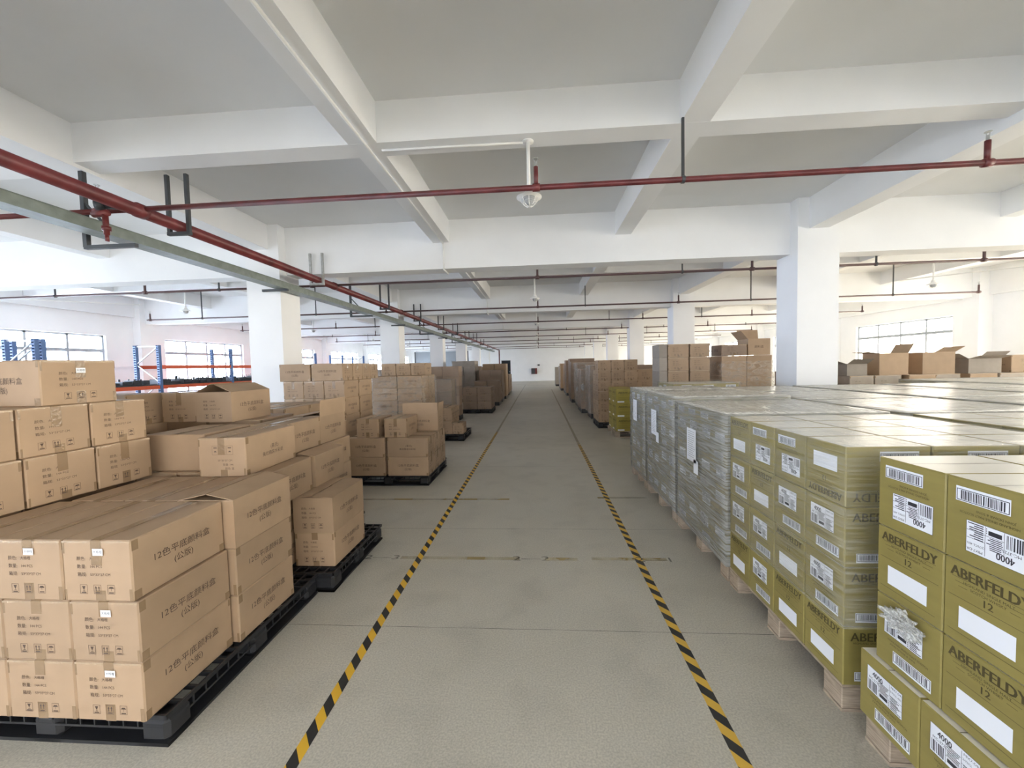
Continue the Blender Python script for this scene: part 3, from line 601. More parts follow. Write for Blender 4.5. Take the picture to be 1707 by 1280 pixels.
carton(-2.56 - .25, 3.42 + .25, Lz[3], 'kraft carton under the tented lid carton, fourth layer, left stacks', w=.50, d=.50)
carton(-3.36, 3.67, Lz[3], 'kraft carton left of the shaded carton, fourth layer, left stacks', w=.55, d=.5)
open_carton(-2.72 - .165, 3.28 + .26, Lz[4], 'kraft carton with its lid flaps tented up, on top of the left stacks', .335, .50, .262, {'+x': 24, '-x': 27, '-y': -8})
carton(-3.06 - .17, 3.30 + .26, Lz[4] , 'kraft carton directly left of the tented lid carton', w=.335, d=.50, h=.268, tape=True)
carton(-3.44 - .27, 3.02 + .20, Lz[4], 'kraft carton with long printed side, left of the tented lid carton', w=.54, d=.36, end='x', h=.268)
carton(-3.44 - .27, 3.02 + .20, Lz[3], 'kraft carton below the long printed one behind high left pile', w=.54, d=.36, end='x', h=.27)
# small stack of two on its own pallet
plastic_pallet(-1.885, 2.785, 0.315, 0.92, 'narrow black plastic pallet carrying two stacked cartons beside the aisle')
carton(-1.598 - .163, 2.875 + .262, Lz[0], 'lower carton of the small two-carton stack beside the aisle', w=.318, d=.52, tape=True)
open_carton(-1.594 - .163, 2.865 + .262, Lz[1], 'upper carton of the small two-carton stack, lid ajar', .318, .52, .268, {'+x': 4, '-x': 6, '-y': -3, '+y': -3})
# tall neat stack further back (H)
plastic_pallet(-4.16, 5.86, 1.2, 1.2, 'black plastic pallet under the tall neat stack by the left column')
plastic_pallet(-3.9, 4.33, 1.2, 1.06, 'black plastic pallet in the left block before the tall neat stack')
for k in range(5):
    for c in range(3):
        for q in range(2):
            carton(-3.0 - .1615 - c * .328, 5.87 + .245 + q * .52, Lz[k], 'carton in tall neat stack by left column, %s row, %s layer, %s column' % (['front', 'rear'][q], NORD[k], colw[c]), rz=random.uniform(-.5, .5), tape=(q == 0 and k > 2))
for j, x in enumerate((-4.04 + .25, -3.52 + .25)): carton(x - .01, 5.90 + .16, 1.506, ('carton lying crosswise on top of the tall neat stack, %s one' % ['left', 'right'][j]), w=.50, d=.323, end='x', tape=True)
for j, (x, y) in enumerate(((-2.98, 6.10), (-3.0, 6.45), (-3.0, 6.79))): carton(-3.02 - .25 + (0.0), 6.23 + j * .332 + .16 + (0 if j else .0), 1.506, 'crosswise carton on top of tall neat stack showing its end, %s from the front' % NORD[j], w=.50, d=.322, end='x', tape=True)
# lower cartons in front of the tall stack
for k in range(4):
    for c in range(3):
        for q in range(2):
            if k == 3 and c != 0 and q == 0: continue
            carton(-2.72 - .25 * (k == 3) - .1615 - c * .33, 4.38 + .245 + q * .50, Lz[k] if k < 4 else Lz[3], 'carton in low block before the tall neat stack, %s row, %s layer, %s column' % (['front', 'rear'][q], ln4[k], colw[c]), rz=random.uniform(-.6, .6), tape=(c == 0))
# pallet 3: crosswise cartons, open one at the back corner
plastic_pallet(-2.78, 5.42, 1.19, 1.10, 'black plastic pallet of crosswise cartons in mid left beside the aisle')
p3 = 'crosswise carton on mid-left pallet, %s row, %s layer, %s half'
for k in range(2):
    for q in range(3):
        if q < 3:
            carton(-2.765 + .285, 5.39 + .165 + q * .335, Lz[k], p3 % (rn[q], ['bottom', 'second'][k], 'left'), w=.56, d=.325, end='x', tape=(q == 0), style=0)
            carton(-2.17 + .30, 5.385 + .165 + q * .335, Lz[k], p3 % (rn[q], ['bottom', 'second'][k], 'right'), w=.59, d=.325, end='x', tape=True, style=(1 if k == 1 else 0), body='card')
carton(-2.62 + .165, 5.43 + .25, Lz[2], 'left of two end-on cartons on top of the mid-left pallet', w=.325, d=.50, tape=True)
carton(-2.215 + .165, 5.43 + .25, Lz[2], 'right of two end-on cartons on top of the mid-left pallet', w=.325, d=.50, tape=True)
open_carton(-1.64 - .23, 6.02 + .17, Lz[2], 'open carton with tall flap standing up at rear of the mid-left pallet', .56, .33, .27, {'-y': 88, '+x': 95, '+y': 60}, end='x')
# pallet 4: half-empty with a few cartons
plastic_pallet(-2.72, 8.75, 1.0, 1.0, 'black plastic pallet, half empty, with few small cartons beside the aisle')
for k in range(2):
    for q in range(3): carton(-2.34 + .17, 8.80 + .12 + q * .27, 0.15 + k * .30, 'narrow carton standing on the half-empty left pallet, %s row, %s layer' % (rn[q], ['lower', 'upper'][k]), w=.36, d=.25, h=.295)
carton(-1.86, 8.98, 0.15, 'single small carton on the aisle side of the half-empty pallet', w=.25, d=.36, h=.25)
# stack I: wrapped stack
plastic_pallet(-3.80, 8.42, 1.06, 1.1, 'black plastic pallet under the loosely wrapped left stack')
for k in range(5):
    for c in range(2):
        for q in range(2):
            carton(-3.68 + .28 + c * .565, 8.45 + .26 + q * .53, 0.15 + k * .2725, 'carton in loosely film-wrapped left stack, %s row, %s layer, %s side' % (['front', 'rear'][q], NORD[k], ['left', 'right'][c]), w=.55, d=.52, end='x', body='card')
for c in range(3): carton(-3.50 + .165 + c * .335, 8.55 + .25, 1.5145, 'carton on top of the loosely wrapped left stack, %s from left' % NORD[c], w=.325, d=.50)
def wrap(x0, x1, y0, y1, z0, z1, m, label, amp=0.012, name='stretch_wrap', seed=0, sub=0.09, top=True):
    """thin film shell pulled over a stack: wrinkled sides and a wrinkled top, open below"""
    rs = random.Random(seed); bm = bmesh.new()
    def wr(u, v): return amp * (math.sin(u * 23 + seed) * 0.3 + math.sin(v * 41 + u * 9 + seed) * .5 + rs.uniform(-.6, .6))
    nx, ny, nz = [max(2, int(d / sub)) for d in (x1 - x0, y1 - y0, z1 - z0)]
    ring = [(x0 + (x1 - x0) * i / nx, y0, 0, -1) for i in range(nx)] + [(x1, y0 + (y1 - y0) * i / ny, 1, 0) for i in range(ny)] + [(x1 - (x1 - x0) * i / nx, y1, 0, 1) for i in range(nx)] + [(x0, y1 - (y1 - y0) * i / ny, -1, 0) for i in range(ny)]
    rows = []
    for j in range(nz + 1):
        z = z0 + (z1 - z0) * j / nz; row = []
        for i, (x, y, ax, ay) in enumerate(ring):
            a = abs(wr(i * .1, z)) * (0.3 if j in (0, nz) else 1); row.append(bm.verts.new((x + ax * a, y + ay * a, z)))
        rows.append(row)
    n = len(ring)
    for j in range(nz):
        for i in range(n): bm.faces.new((rows[j][i], rows[j][(i + 1) % n], rows[j + 1][(i + 1) % n], rows[j + 1][i]))
    if top:
        g = {}
        for i in range(nx + 1):
            for k in range(ny + 1):
                if k == 0 and i < nx: v = rows[nz][i]
                elif i == nx and k < ny: v = rows[nz][nx + k]
                elif k == ny and i > 0: v = rows[nz][nx + ny + (nx - i)]
                elif i == 0 and k > 0: v = rows[nz][2 * nx + ny + (ny - k)]
                else: v = bm.verts.new((x0 + (x1 - x0) * i / nx, y0 + (y1 - y0) * k / ny, z1 + abs(rs.uniform(0, amp * .8))))
                g[i, k] = v
        for i in range(nx):
            for k in range(ny): bm.faces.new((g[i, k], g[i + 1, k], g[i + 1, k + 1], g[i, k + 1]))
    me = bpy.data.meshes.new(name); bm.to_mesh(me); bm.free(); me.materials.append(M[m]); me.materials.append(M['film_glare_top_light' if m == 'film_light' else 'film_glare_top']); me.update(); me.polygons.foreach_set('material_index', [1 if (top and p.normal.z > .7) else 0 for p in me.polygons]); me.polygons.foreach_set('use_smooth', [True] * len(me.polygons))
    return tag(link(name, me), label, 'plastic wrap', 'stretch film on the stacks')
wrap(-3.72, -2.52, 8.43, 9.53, 0.16, 1.49, 'film_brown', 'loose crumpled stretch film around the left stack behind the open carton', 0.03, seed=3, top=False)
# J: block behind, wrapped cartons further left
def block(x0, y0, nx, ny, nz, w, d, h, z0, name, body='card', pal=True, gap=.006, detail=False, skip=None, style=0, end='y'):
    if pal: plastic_pallet(x0 - .01, y0 - .01, nx * (w + gap) + .01, ny * (d + gap) + .01, 'black plastic pallet under the %s' % name)
    for k in range(nz):
        for i in range(nx):
            for j in range(ny):
                if skip and skip(i, j, k): continue
                bits = []
                if ny > 1: bits.append('%s row' % NORD[j])
                if nz > 1: bits.append('%s layer' % NORD[k])
                if nx > 1: bits.append('%s from left' % NORD[i])
                carton(x0 + (w + gap) * i + w / 2, y0 + (d + gap) * j + d / 2, z0 + k * (h + .001), 'carton in %s, %s' % (name, ', '.join(bits)), w=w, d=d, h=h, body=body, detail=detail, style=style, end=end)
block(-3.46, 10.2, 2, 1, 4, .58, .45, .30, .15, 'dark wrapped stack left, behind the crumpled film', 'card_dark')
block(-5.2, 11.5, 3, 1, 5, .48, .5, .30, .15, 'grey stack beyond dark left stack', 'card_grey')
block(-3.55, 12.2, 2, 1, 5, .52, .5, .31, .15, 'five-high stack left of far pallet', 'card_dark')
wrap(-3.48, -2.27, 10.18, 10.68, 0.16, 1.36, 'film_light', 'tight film on the dark left stack', 0.01, seed=5)
# K: four-carton face pallet
plastic_pallet(-2.76, 13.9, 1.08, 1.1, 'black pallet under the low red-brown stack beside far left aisle')
for k in range(3):
    for c in range(2):
        for q in range(2): carton(-2.74 + .26 + c * .52, 13.92 + .25 + q * .52, .15 + k * .262, 'red-brown carton in low stack beside far left aisle, %s row, %s layer, %s side' % (['front', 'rear'][q], lay[k], ['left', 'right'][c]), w=.51, d=.51, h=.26, body='card_dark', style=2, detail=True)
STUFF = MB()
def far_stack(x0, x1, y0, y1, z1, body_m, layers, cols, mb=None):
    """distant stacked cartons, each one a separate closed box, collected in one mesh"""
    mb = STUFF if mb is None else mb; z0 = .15; hh = (z1 - z0) / layers; wd = (x1 - x0) / cols; rows = max(1, round((y1 - y0) / .5)); dd = (y1 - y0) / rows
    for k in range(layers):
        for i in range(cols):
            for j in range(rows):
                jx, jy = random.uniform(-.012, .012), random.uniform(-.012, .012)
                mb.box(x0 + wd * i + .006 + jx, x0 + wd * (i + 1) - .006 + jx, y0 + dd * j + .006 + jy, y0 + dd * (j + 1) - .006 + jy, z0 + hh * k + .002, z0 + hh * (k + 1), body_m)
    mb.box(x0 + .02, x1 - .02, y0 + .02, y1 - .02, 0, .148, 3)
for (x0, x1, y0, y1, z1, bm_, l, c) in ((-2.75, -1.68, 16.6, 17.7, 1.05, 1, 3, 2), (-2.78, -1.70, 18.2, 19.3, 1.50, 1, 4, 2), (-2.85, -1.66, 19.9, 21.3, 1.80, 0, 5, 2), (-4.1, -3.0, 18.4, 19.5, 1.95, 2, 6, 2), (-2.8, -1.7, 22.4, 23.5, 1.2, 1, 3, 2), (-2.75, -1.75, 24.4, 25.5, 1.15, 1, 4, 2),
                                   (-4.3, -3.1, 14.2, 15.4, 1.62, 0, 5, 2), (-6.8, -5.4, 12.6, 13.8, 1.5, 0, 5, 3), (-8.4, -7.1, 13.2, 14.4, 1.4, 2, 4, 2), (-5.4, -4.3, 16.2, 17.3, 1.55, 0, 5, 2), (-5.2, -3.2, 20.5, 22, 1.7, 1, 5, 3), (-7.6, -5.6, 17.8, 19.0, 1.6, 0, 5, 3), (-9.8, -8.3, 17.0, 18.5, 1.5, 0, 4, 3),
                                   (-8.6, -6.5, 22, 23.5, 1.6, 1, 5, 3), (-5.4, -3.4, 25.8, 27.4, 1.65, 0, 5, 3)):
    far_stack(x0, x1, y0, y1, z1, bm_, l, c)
# ------------------------------------------------------------------ right: whisky cartons on wooden pallets
def whisky_print(F, w, h, kind, rs):
    I, W_, K = 1, 2, 3
    if kind == 'P':
        F.text('ABERFELDY', 0, h * .365, .049, I, sx=.88, bold=.0018); F.text('HIGHLAND SINGLE MALT', 0, h * .265, .0125, I); F.text('SCOTCH WHISKY', 0, h * .215, .0125, I); F.text('12', 0, h * .135, .034, I, bold=.0006)
        for i in range(3): F.rect(-w * .40 + .01 * i, h * (.30 - .05 * i), -w * .22, h * (.30 - .05 * i) + .0012, I); F.rect(w * .22, h * (.30 - .05 * i), w * .40 - .01 * i, h * (.30 - .05 * i) + .0012, I)
        F.rect(-w * .44, h * .06, w * .44, h * .06 + .0014, I)
        F.rect(-w * .31, -h * .30, w * .29, -h * .035, W_, z=.0004); F.rect(-w * .44, -h * .37, w * .40, -h * .365, I)
    else:
        x0, x1, y0, y1 = -w * .35, w * .25, -h * .03, h * .34; F.rect(x0, y0, x1, y1, W_, z=.0004); F.frame(x0, y0, x1, y1, .001, K, z=.0007); z = .0008
        F.text('4000', x0 + .050, y1 - .024, .031, K, sx=.78, bold=.0006, z=z); F.text('MC-3726', x0 + .034, y1 - .046, .013, K, z=z); F.barcode(x0 + .006, y0 + .006, x0 + .048, y1 - .056, K, rs, z=z)
        F.text('P8X7-DR', x1 - .026, y1 - .012, .012, K, z=z); F.text('12/70CL 40%', x1 - .030, y1 - .030, .010, K, z=z); F.rect(x0 + .060, y0 + .012, x0 + .096, y0 + .026, K, z=z)
        F.rect(x0 + .053, y0 + .002, x0 + .0542, y1 - .034, K, z=z); F.rect(x0 + .104, y0 + .002, x0 + .1052, y1 - .006, K, z=z); F.rect(x0 + .053, y0 + .030, x1 - .002, y0 + .0312, K, z=z); F.rect(x0 + .104, y0 + .055, x1 - .002, y0 + .0562, K, z=z)
        for i in range(7): a = x0 + .057 + rs.uniform(0, .004); F.rect(a, y0 + .034 + i * .0058, a + rs.uniform(.03, .044), y0 + .0368 + i * .0058, K, z=z)
        for i in range(8): F.rect(x1 - .050, y0 + .005 + i * .0068, x1 - .005 - rs.uniform(0, .02), y0 + .0082 + i * .0068, K, z=z)
        for i in range(3): F.rect(x0 + .100, y0 + .006 + i * .007, x0 + .102, y0 + .010 + i * .007, K, z=z)
        F.text("HIGHLAND SINGLE MALT SCOTCH", w * .02, -h * .105, .0105, I); F.text("JOHN DEWAR & SONS", -w * .05, -h * .155, .0105, I)
        a0, a1, b0, b1 = -w * .20, w * .38, -h * .40, -h * .225; F.rect(a0, b0, a1, b1, W_, z=.0004); F.frame(a0 + .003, b0 + .008, a1 - .003, b1 - .003, .0022, K, z=.0008); F.barcode(a0 + .014, b0 + .012, a1 - .014, b1 - .007, K, rs, z=.0008)
def whisky_side(F, w, h):
    F.text('ABERFELDY', 0, h * .33, .058, 1, sx=1.0, bold=.001); F.text('HIGHLAND SINGLE MALT SCOTCH WHISKY', 0, h * .23, .014, 1)
    rs = random.Random(4); a0, a1, b0, b1 = -w * .36, w * .10, -h * .42, -h * .26; F.rect(a0, b0, a1, b1, 2, z=.0004); F.frame(a0 + .003, b0 + .008, a1 - .003, b1 - .003, .002, 3, z=.0008); F.barcode(a0 + .014, b0 + .012, a1 - .014, b1 - .007, 3, rs, z=.0008)
WC = {}
def whisky_mesh(kind, inv, w=.362, d=.266, h=.280, body='olive'):
    key = (kind, inv, body, w)
    if key in WC: return WC[key]
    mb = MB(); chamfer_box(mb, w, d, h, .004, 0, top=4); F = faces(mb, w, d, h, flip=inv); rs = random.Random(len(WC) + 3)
    if kind != 'N':
        whisky_print(F['-x'], d, h, kind, rs); whisky_print(F['+x'], d, h, 'P' if kind == 'Q' else 'Q', rs); whisky_side(F['-y'], w, h); whisky_side(F['+y'], w, h)
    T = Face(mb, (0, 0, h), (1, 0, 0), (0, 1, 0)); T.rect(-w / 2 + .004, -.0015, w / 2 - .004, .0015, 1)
    WC[key] = mb.mesh('whisky_carton', [body, 'olive_ink', 'white_paper', 'black_ink', 'cream_glare_top']); return WC[key]
NWC = [0]
def whisky(x, y, z, label, kind='N', inv=False, rz=0, body='olive'):
    o = link('whisky_carton', whisky_mesh(kind, inv, body=body), None, (x, y, z), math.radians(rz)); tag(o, label, 'carton', 'whisky cartons on wooden pallets'); NWC[0] += 1; return o
PAT = {0: ['QPQQ', 'PPQP', 'QQPQ', 'PQPP', 'QPQP'], 1: None}
def wpallet(x0, y0, ny, desc, seed, shell=True, nx=3, top_z=.137, h=.2815, front=True):
    rs = random.Random(seed); wood_pallet(x0 + .0, y0 + .005, nx * .37 - .01, ny * .27 - .01, 'wooden block pallet under the %s' % desc)
    for k in range(4):
        for i in range(nx):
            for j in range(ny):
                if k < 3 and not (shell and (i == 0 or (front and j == 0))): continue
                vis = (i == 0 or j == 0) and shell
                kind = rs.choice('PQ') if vis else 'N'; inv = (rs.random() < .35) if k < 3 else (rs.random() < .7)
                dx = 0.0 if k else -.004
                whisky(x0 + .185 + i * .370 + dx + rs.uniform(-.002, .002) * (1 if i == 0 else 0), y0 + .135 + j * .270, top_z + k * h, 'olive carton, %s, %s layer, %s row, %s from aisle' % (desc, ['bottom', 'second', 'third', 'top'][k], NORD[j], NORD[i]), kind, inv, rs.uniform(-.4, .4) if vis else 0)
# nearest pallet, arranged as photographed
def R1():
    wood_pallet(1.395, .63, 1.10, 1.12, 'wooden block pallet under the nearest whisky stack, right picture edge')
    kinds = {3: ('Q', True), 2: ('P', False), 1: ('Q', False), 0: ('Q', False)}
    for k in range(4):
        for i in range(3):
            for j in range(4):
                yc = 1.70 - .133 - j * .2685 + (.05 if k == 0 else 0)
                if k < 3 and i > 0 and j > 0 and j < 3: continue
                kd, iv = kinds[k]
                if k == 1 and j >= 1: kd = 'P'
                if k == 0 and j == 1: kd = 'Q'
                whisky(1.39 + .182 + i * .368 - (.022 if k == 0 and i == 0 else 0), yc, .137 + k * .2825, 'olive whisky carton, nearest right stack, %s layer, %s from far end, %s from aisle' % (['bottom', 'second', 'third', 'top'][k], NORD[j], NORD[i]), kd, iv)
R1()
K2 = {3: [('P', True), ('Q', True), ('Q', True), ('P', False)], 2: [('Q', False), ('Q', False), ('P', False), ('Q', False)], 1: [('Q', False), ('P', False), ('Q', False), ('Q', False)], 0: [('P', False), ('P', False), ('Q', False), ('P', False)]}
wood_pallet(1.395, 1.885, 1.10, 1.09, 'wooden block pallet under the second whisky stack beside the aisle')
for k in range(4):
    for i in range(3):
        for j in range(4):
            if k < 3 and i > 0 and j > 0: continue
            kd, iv = K2[k][j]
            whisky(1.39 + .182 + i * .370, 1.872 + .137 + j * .2735, .137 + k * .2825, 'olive whisky carton, second right stack, %s layer, %s from near end, %s from aisle' % (['bottom', 'second', 'third', 'top'][k], NORD[j], NORD[i]), kd, iv)
wrap(1.378, 2.51, 1.860, 2.970, .42, 1.268, 'film_light', 'clear stretch film over the second whisky stack from the camera', .006, seed=11)
cl = bmesh.new(); bmesh.ops.create_icosphere(cl, subdivisions=4, radius=1)
for v in cl.verts: v.co = Vector((v.co.x * .020, v.co.y * .072, v.co.z * .040)) * (1 + .25 * math.sin(v.co.y * 7 + v.co.z * 9) + .18 * math.sin(v.co.z * 23 + v.co.x * 17) + .12 * math.sin(v.co.y * 31 + v.co.z * 5))
me = bpy.data.meshes.new('film_tail'); cl.to_mesh(me); cl.free(); me.materials.append(M['film_clump'])
tag(link('film_tail', me, None, (1.360, 1.56, .655)), 'crumpled clear film tail stuck on the nearest whisky stack', 'plastic wrap')
for (p_, sc_, lb_) in (((1.37, 12.5, .95), 2.2, 'crumpled film bulge on the first brown stack, far right aisle side'), ((1.335, 14.0, .8), 1.6, 'crumpled film bulge on the second brown stack, far right aisle side')):
    o = link('film_tail', me, None, p_); o.scale = (sc_, sc_, sc_); tag(o, lb_, 'plastic wrap')
for q, (y0, ny, nm) in enumerate(((3.005, 4, 'third'), (4.125, 4, 'fourth'), (5.25, 3, 'fifth'))):
    wpallet(1.395, y0, ny, nm + ' stack', 20 + q, h=.2825 + (.008 if q else 0))
    wrap(1.377, 2.52, y0 - .006, y0 + ny * .27 + .002, .12, 1.275 + (.035 if q else 0), 'film_grey', 'milky grey stretch film around the %s whisky stack from the camera' % nm, .010, seed=31 + q)
    sh = MB(); f = Face(sh, (0, 0, 0), (0, -1, 0), (0, 0, 1)); f.rect(-.105, -.148, .105, .148, 0)
    for i in range(13): f.rect(-.08, .12 - i * .019, .08 - random.uniform(0, .06), .1225 - i * .019, 1, z=.0004)
    tag(link('delivery_note', sh.mesh('delivery_note', ['white_paper', 'black_ink']), None, (1.362, y0 + (.62, .66, .45)[q], (.92, .96, 1.0)[q])), 'white printed sheet stuck on the film of the %s whisky stack' % nm, 'paper')
    if q < 2:
        s2 = MB(); f = Face(s2, (0, 0, 0), (0, -1, 0), (0, 0, 1)); f.rect(-.05, -.06, .05, .06, 0); tag(link('delivery_note', s2.mesh('delivery_note', ['white_paper']), None, (1.362, y0 + .52, (.74, .80)[q])), 'small white slip under the printed sheet of the %s whisky stack' % nm, 'paper')
XC = [2.645, 3.90, 5.15, 6.40]
for ci, x0 in enumerate(XC[:3]):
    for ri in range(5):
        y0 = .78 + ri * 1.115
        if (ci, ri) == (1, 0): continue     # a column stands here
        wpallet(x0, y0, 4, '%s block, %s pallet back' % (['second', 'third', 'fourth'][ci], NORD[ri]), 50 + ci * 7 + ri, shell=False)
        if ri >= 1 or ci > 0:
            wrap(x0 - .008, x0 + 1.113, y0 - .006, y0 + 1.083, .14, 1.267, 'film_light' if ci == 0 and ri < 2 else 'film_grey', 'stretch film over the pallet in block %s from aisle, %s pallet back' % (['second', 'third', 'fourth'][ci], NORD[ri]), .006, seed=70 + ci * 9 + ri)
sb = MB()
for ri in range(6):
    for cc in range(3):
        x0 = 6.40 + cc * 1.25; y0 = .78 + ri * 1.115
        for i in range(3):
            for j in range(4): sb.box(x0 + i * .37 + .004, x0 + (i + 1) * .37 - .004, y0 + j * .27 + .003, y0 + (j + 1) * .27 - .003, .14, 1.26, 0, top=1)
o = tag(sb.build('whisky_carton_block', ['olive', 'cream_glare_top']), 'mass of olive whisky cartons on the far right, by the windows', 'carton', 'whisky cartons on wooden pallets', 'stuff')
wrap(6.39, 10.06, .77, 7.45, .3, 1.275, 'film_grey', 'stretch film over the far right mass of whisky cartons', .012, seed=99, sub=.16)
# sixth row: one wrapped pallet behind the fifth, and gold cartons in front of the brown piles
wpallet(2.30, 6.95, 3, 'pale pallet behind the fifth stack', 120, h=.290)
wrap(2.285, 3.42, 6.935, 7.775, .14, 1.31, 'film_light', 'thin film over the pale pallet behind the fifth stack', .008, seed=121)
wood_pallet(1.70, 8.95, .9, 1.0, 'wooden block pallet under the gold three-carton stack')
def gold_mesh():
    mb = MB(); w, d, h = .42, .46, .318; chamfer_box(mb, w, d, h, .004); F = faces(mb, w, d, h)
    for k in ('-y', '-x'):
        F[k].text('HIGHLAND', 0, h * .40, .020, 1); F[k].text('ABERFELDY', 0, h * .22, .062, 1, bold=.0012); F[k].text('SINGLE MALT SCOTCH WHISKY', 0, h * .08, .018, 1)
        for i in range(4): F[k].rect(-.16, -.03 - .022 * i, .16, -.027 - .022 * i, 1)
        F[k].rect(-.18, -h * .46, -.03, -h * .36, 2)
    return mb.mesh('gold_carton', ['gold_carton', 'olive_ink', 'white_paper'])
gm = gold_mesh()
for k in range(3):
    for j in range(2): tag(link('gold_carton', gm, None, (1.935, 9.20 + j * .47, .137 + k * .3195)), 'gold whisky carton in the three-high stack by far right aisle, %s layer, %s row' % (lay[k], ['front', 'rear'][j]), 'carton')
# brown stacks lining the far right side of the aisle
block(1.53, 10.3, 3, 2, 6, .33, .50, .268, .15, 'brown six-high stack behind gold cartons', 'card', detail=True, skip=lambda i, j, k: (k == 5 and j == 1))
block(2.55, 10.4, 1, 1, 5, .5, .5, .27, .15, 'single column right of the brown stack', 'card', detail=True, style=2)
for (x0, x1, y0, y1, z1, bm_, l, c) in ((1.55, 2.6, 12.1, 13.0, 1.62, 1, 5, 2), (1.42, 2.5, 13.5, 14.8, 1.50, 1, 5, 2), (1.5, 2.6, 15.6, 16.7, 1.72, 1, 5, 2), (1.4, 2.5, 17.3, 18.5, 1.80, 1, 6, 2), (1.5, 2.7, 19.2, 20.3, 1.95, 1, 6, 2), (1.45, 2.6, 21.2, 22.4, 1.9, 1, 6, 2), (1.5, 2.5, 23.4, 24.5, 1.7, 0, 5, 2), (1.4, 2.5, 25.5, 26.6, 1.75, 0, 5, 2), (1.45, 2.5, 27.8, 28.9, 1.6, 2, 5, 2), (1.3, 2.4, 31, 32.5, 1.5, 2, 4, 2),
                                   (3.2, 4.3, 14.2, 15.4, 1.6, 1, 5, 2), (3.4, 4.6, 11.0, 12.0, 1.42, 0, 5, 2), (5.2, 6.4, 12.2, 13.4, 1.55, 0, 5, 2), (5.4, 6.6, 16, 17.2, 1.7, 1, 5, 2), (3.2, 4.2, 18.6, 19.8, 1.65, 0, 5, 2), (6.9, 8.1, 14.5, 15.7, 1.5, 1, 4, 2), (2.72, 3.32, 11.3, 12.3, 1.58, 1, 5, 1), (4.98, 5.6, 10.7, 11.7, 1.62, 0, 5, 1), (5.9, 6.7, 9.4, 10.3, 1.38, 1, 4, 2)):
    far_stack(x0, x1, y0, y1, z1, bm_, l, c)
tag(STUFF.build('carton_stacks', ['card', 'card_dark', 'card_grey', 'plastic_black']), 'distant brown carton stacks lining both sides of the far hall', 'carton', None, 'stuff')
for i, (x0, x1, y0, y1, z1) in enumerate(((1.54, 2.61, 12.09, 13.01, 1.63), (1.41, 2.51, 13.49, 14.81, 1.51), (1.49, 2.61, 15.59, 16.71, 1.73))): wrap(x0 - .02, x1 + .02, y0 - .02, y1 + .02, .16, z1 + .01, 'film_brown', 'cloudy film around the brown stack on far right aisle side, %s from camera' % NORD[i], .02, seed=140 + i, top=False)
block(2.45, 8.2, 1, 1, 7, .16, .5, .268, .15, 'narrow stack left of the twin columns', 'card_grey', pal=False)
plastic_pallet(2.62, 8.19, 1.0, .52, 'black plastic pallet under the twin carton columns right of centre')
for k in range(7):
    for i in range(2): carton(2.63 + .20 + i * .425, 8.2 + .25, .15 + k * .269, 'kraft carton in twin columns before the right column, %s column, %s layer' % (['left', 'right'][i], NORD[k]), w=.41 - .02 * i, d=.49, h=.267, style=2, rz=random.uniform(-.8, .8))
plastic_pallet(3.70, 8.22, 1.0, .80, 'black plastic pallet under the wrapped cartons before the right column')
for k in range(4):
    for i in range(2): carton(3.71 + .245 + i * .495, 8.26 + .38, .15 + k * .405, 'big carton in wrapped stack before the right column, %s side, %s layer' % (['left', 'right'][i], NORD[k]), w=.485, d=.74, h=.403, body='card', detail=False)
wrap(3.69, 4.715, 8.235, 9.04, .16, 1.66, 'film_brown', 'shiny film around the big cartons before the right column', .014, seed=160, top=False)
carton(3.70 + .26, 8.27 + .25, 1.775, 'darker carton on the wrapped stack, left of the tall open carton', w=.50, d=.49, h=.22, body='card_dark', style=2)
open_carton(4.24 + .22, 8.30 + .22, 1.775, 'tall open carton standing on the wrapped stack before the right column', .43, .43, .33, {'-x': 130, '+y': 100}, style=2, end='x')
# open and closed cartons piled by the right windows
rb = [(6.80, 9.1, .50, .5, .42, 0), (7.36, 9.15, .55, .5, .42, 0), (8.02, 9.1, .55, .5, .42, 1), (8.66, 9.2, .5, .5, .42, 0), (9.25, 9.1, .55, .5, .42, 1), (9.9, 9.15, .55, .5, .42, 0), (10.6, 9.2, .5, .5, .42, 0), (11.2, 9.2, .5, .5, .42, 0)]
for i, (x, y, w_, d_, h_, g) in enumerate(rb):
    for k in range(3): carton(x + w_ / 2, y + d_ / 2, k * .424 + .003, 'carton in low pile by the right windows, %s from left, %s layer' % (NORD[i], lay[k]), w=w_, d=d_, h=.42, body=('card_grey', 'card')[g], style=2, detail=(k == 2))
z3 = 1.275
open_carton(7.78, 9.42, z3, 'square open carton by the right windows, left of the pair', .60, .46, .48, {'-x': 170, '+x': 120}, style=None, body='card')
open_carton(8.70, 9.42, z3, 'square open carton by the right windows, right of the pair', .66, .46, .48, {'+x': 150}, style=None, body='card')
open_carton(6.98, 9.35, z3, 'low grey open carton beside the right column, near windows', .42, .42, .26, {'-y': 150, '-x': 160}, style=None, body='card_grey')
open_carton(9.62, 9.40, z3, 'grey open carton with splayed flaps on the right window pile', .66, .45, .32, {'-y': 165, '+x': 140, '-x': 150}, style=None, body='card_grey')
carton(10.42, 9.42, z3, 'pale printed carton on the right window pile near picture edge', w=.52, d=.46, h=.38, style=3)
carton(11.08, 9.42, z3, 'pale carton at the right picture edge on window pile', w=.55, d=.46, h=.36, style=2)
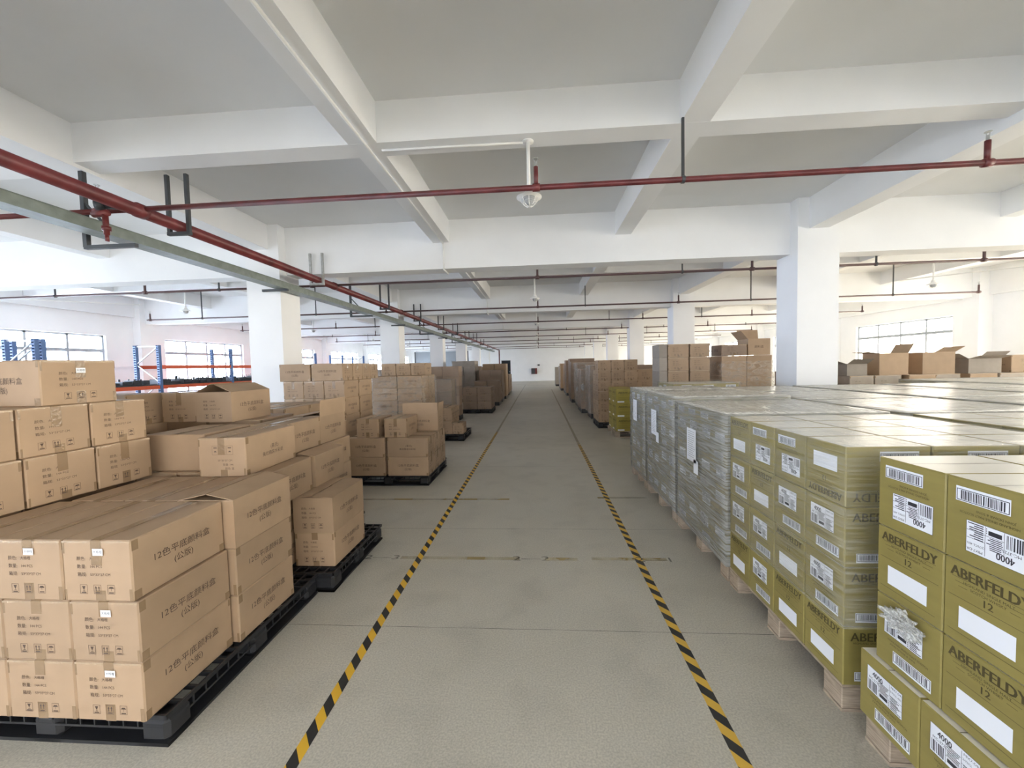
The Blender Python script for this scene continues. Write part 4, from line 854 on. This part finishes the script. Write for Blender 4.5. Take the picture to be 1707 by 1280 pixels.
# ------------------------------------------------------------------ left wall: blue and orange racks with moulds
RX0, RX1 = -13.1, -12.3
fmb = {}
def upright_frame(y, parent, H=2.62):
    k = 'u'
    if k not in fmb:
        mb = MB()
        for x in (RX0, RX1):
            mb.box(x - .045, x - .035, -.045, .045, 0, H).box(x + .035, x + .045, -.045, .045, 0, H).box(x - .035, x + .035, .038, .045, 0, H)
            for i in range(34): mb.box(x - .035, x + .035, -.045, -.040, i * .077, i * .077 + .045)
        fmb[k] = mb.mesh('upright_post', ['rack_blue']); b = MB()
        for i, (z0, z1) in enumerate(((.2, .8), (.8, 1.4), (1.4, 2.0), (2.0, 2.58))):
            a, c = (RX0, RX1) if i % 2 else (RX1, RX0); b.bar((a, 0, z0), (c, 0, z1), .03, .03)
        b.bar((RX0, 0, 2.58), (RX1, 0, 2.58), .03, .03); b.bar((RX0, 0, .2), (RX1, 0, .2), .03, .03); fmb['b'] = b.mesh('cross_brace', ['galv'])
    for nm, q in (('upright_post', 'u'), ('cross_brace', 'b')):
        o = link(nm, fmb[q], parent); o.location = (0, y, 0)
FY = [9.0, 12.0, 15.0, 18.0, 21.0, 24.0, 27.0]
r = empty('pallet_rack', (0, 0, 0), 'long blue and orange pallet rack standing along the left window wall', 'rack')
for y in FY: upright_frame(y, r)
upright_frame(8.86, r)
for i in range(len(FY) - 1):
    for z, m_ in ((1.20, 'rack_orange'), (1.86, 'rack_orange'), (.35, 'rack_orange')):
        if z > 1.8 and i == 0: continue
        for x in (RX0 - .01, RX1 + .01): mb = MB(); mb.box(x - .02, x + .02, FY[i] + .05, FY[i + 1] - .05, z, z + .11); mb.build('beam_rail', m_, r)
    mb = MB(); mb.box(RX0, RX1, FY[i] + .06, FY[i + 1] - .06, 1.312, 1.347); mb.build('shelf_board', 'dark_steel', r)
rs = random.Random(5)
mi = 0
for i in range(len(FY) - 1):
    y = FY[i] + .12; bi = 0
    while y < FY[i + 1] - .3 and mi < 60:
        wd = rs.uniform(.14, .30); dp = rs.uniform(.3, .6); hh = rs.uniform(.08, .19); mb = MB(); chamfer_box(mb, dp, wd, hh, .012)
        for q in range(rs.randint(1, 3)):
            a, b = rs.uniform(-dp * .35, dp * .35), rs.uniform(-wd * .3, wd * .3); mb.tube((a, b, hh), (a, b, hh + rs.uniform(.03, .11)), rs.uniform(.008, .028), 8)
        o = mb.build('metal_mould', 'mould'); o.location = (RX1 - .03 - dp / 2, y + wd / 2, 1.348)
        tag(o, 'dark metal mould with pegs on the rack shelf, bay %s, %s along the shelf' % (NORD[i], NORD[min(15, bi)]), 'mould', 'dark moulds on the rack shelf'); y += wd + rs.uniform(.01, .08); mi += 1; bi += 1
# ------------------------------------------------------------------ far wall fittings
r = empty('fire_hose_cabinet', (-0.5, 42.40, .75), 'small dark red-edged fire cabinet low on the far end wall', 'fire cabinet')
MB().box(-.30, .32, -.10, .095, 0, .62).build('cabinet_body', 'red_box', r); MB().box(-.30, .1, -.115, -.10, .03, .6).build('cabinet_door', 'dark_steel', r)
tag(MB().box(-.12, .12, 42.36, 42.49, 1.62, 1.78).build('wall_siren', 'dark_steel'), 'small dark siren above the fire cabinet on the far end wall', 'siren')
# ------------------------------------------------------------------ make the cartons: the nearest as single things
CART.sort(key=lambda c: c['dist'])
for c in CART[:420]: make_carton(c)
if CART[420:]:
    mb = MB()
    for c in CART[420:]: mb.box(c['x'] - c['w'] / 2, c['x'] + c['w'] / 2, c['y'] - c['d'] / 2, c['y'] + c['d'] / 2, c['z'], c['z'] + c['h'], {'card': 0, 'card_dark': 1, 'card_grey': 2}[c['body']])
    tag(mb.build('remaining_cartons', ['card', 'card_dark', 'card_grey']), 'remaining far cartons in the middle distance', 'carton', None, 'stuff')
print('CARTONS', len(CART), 'WHISKY', NWC[0])
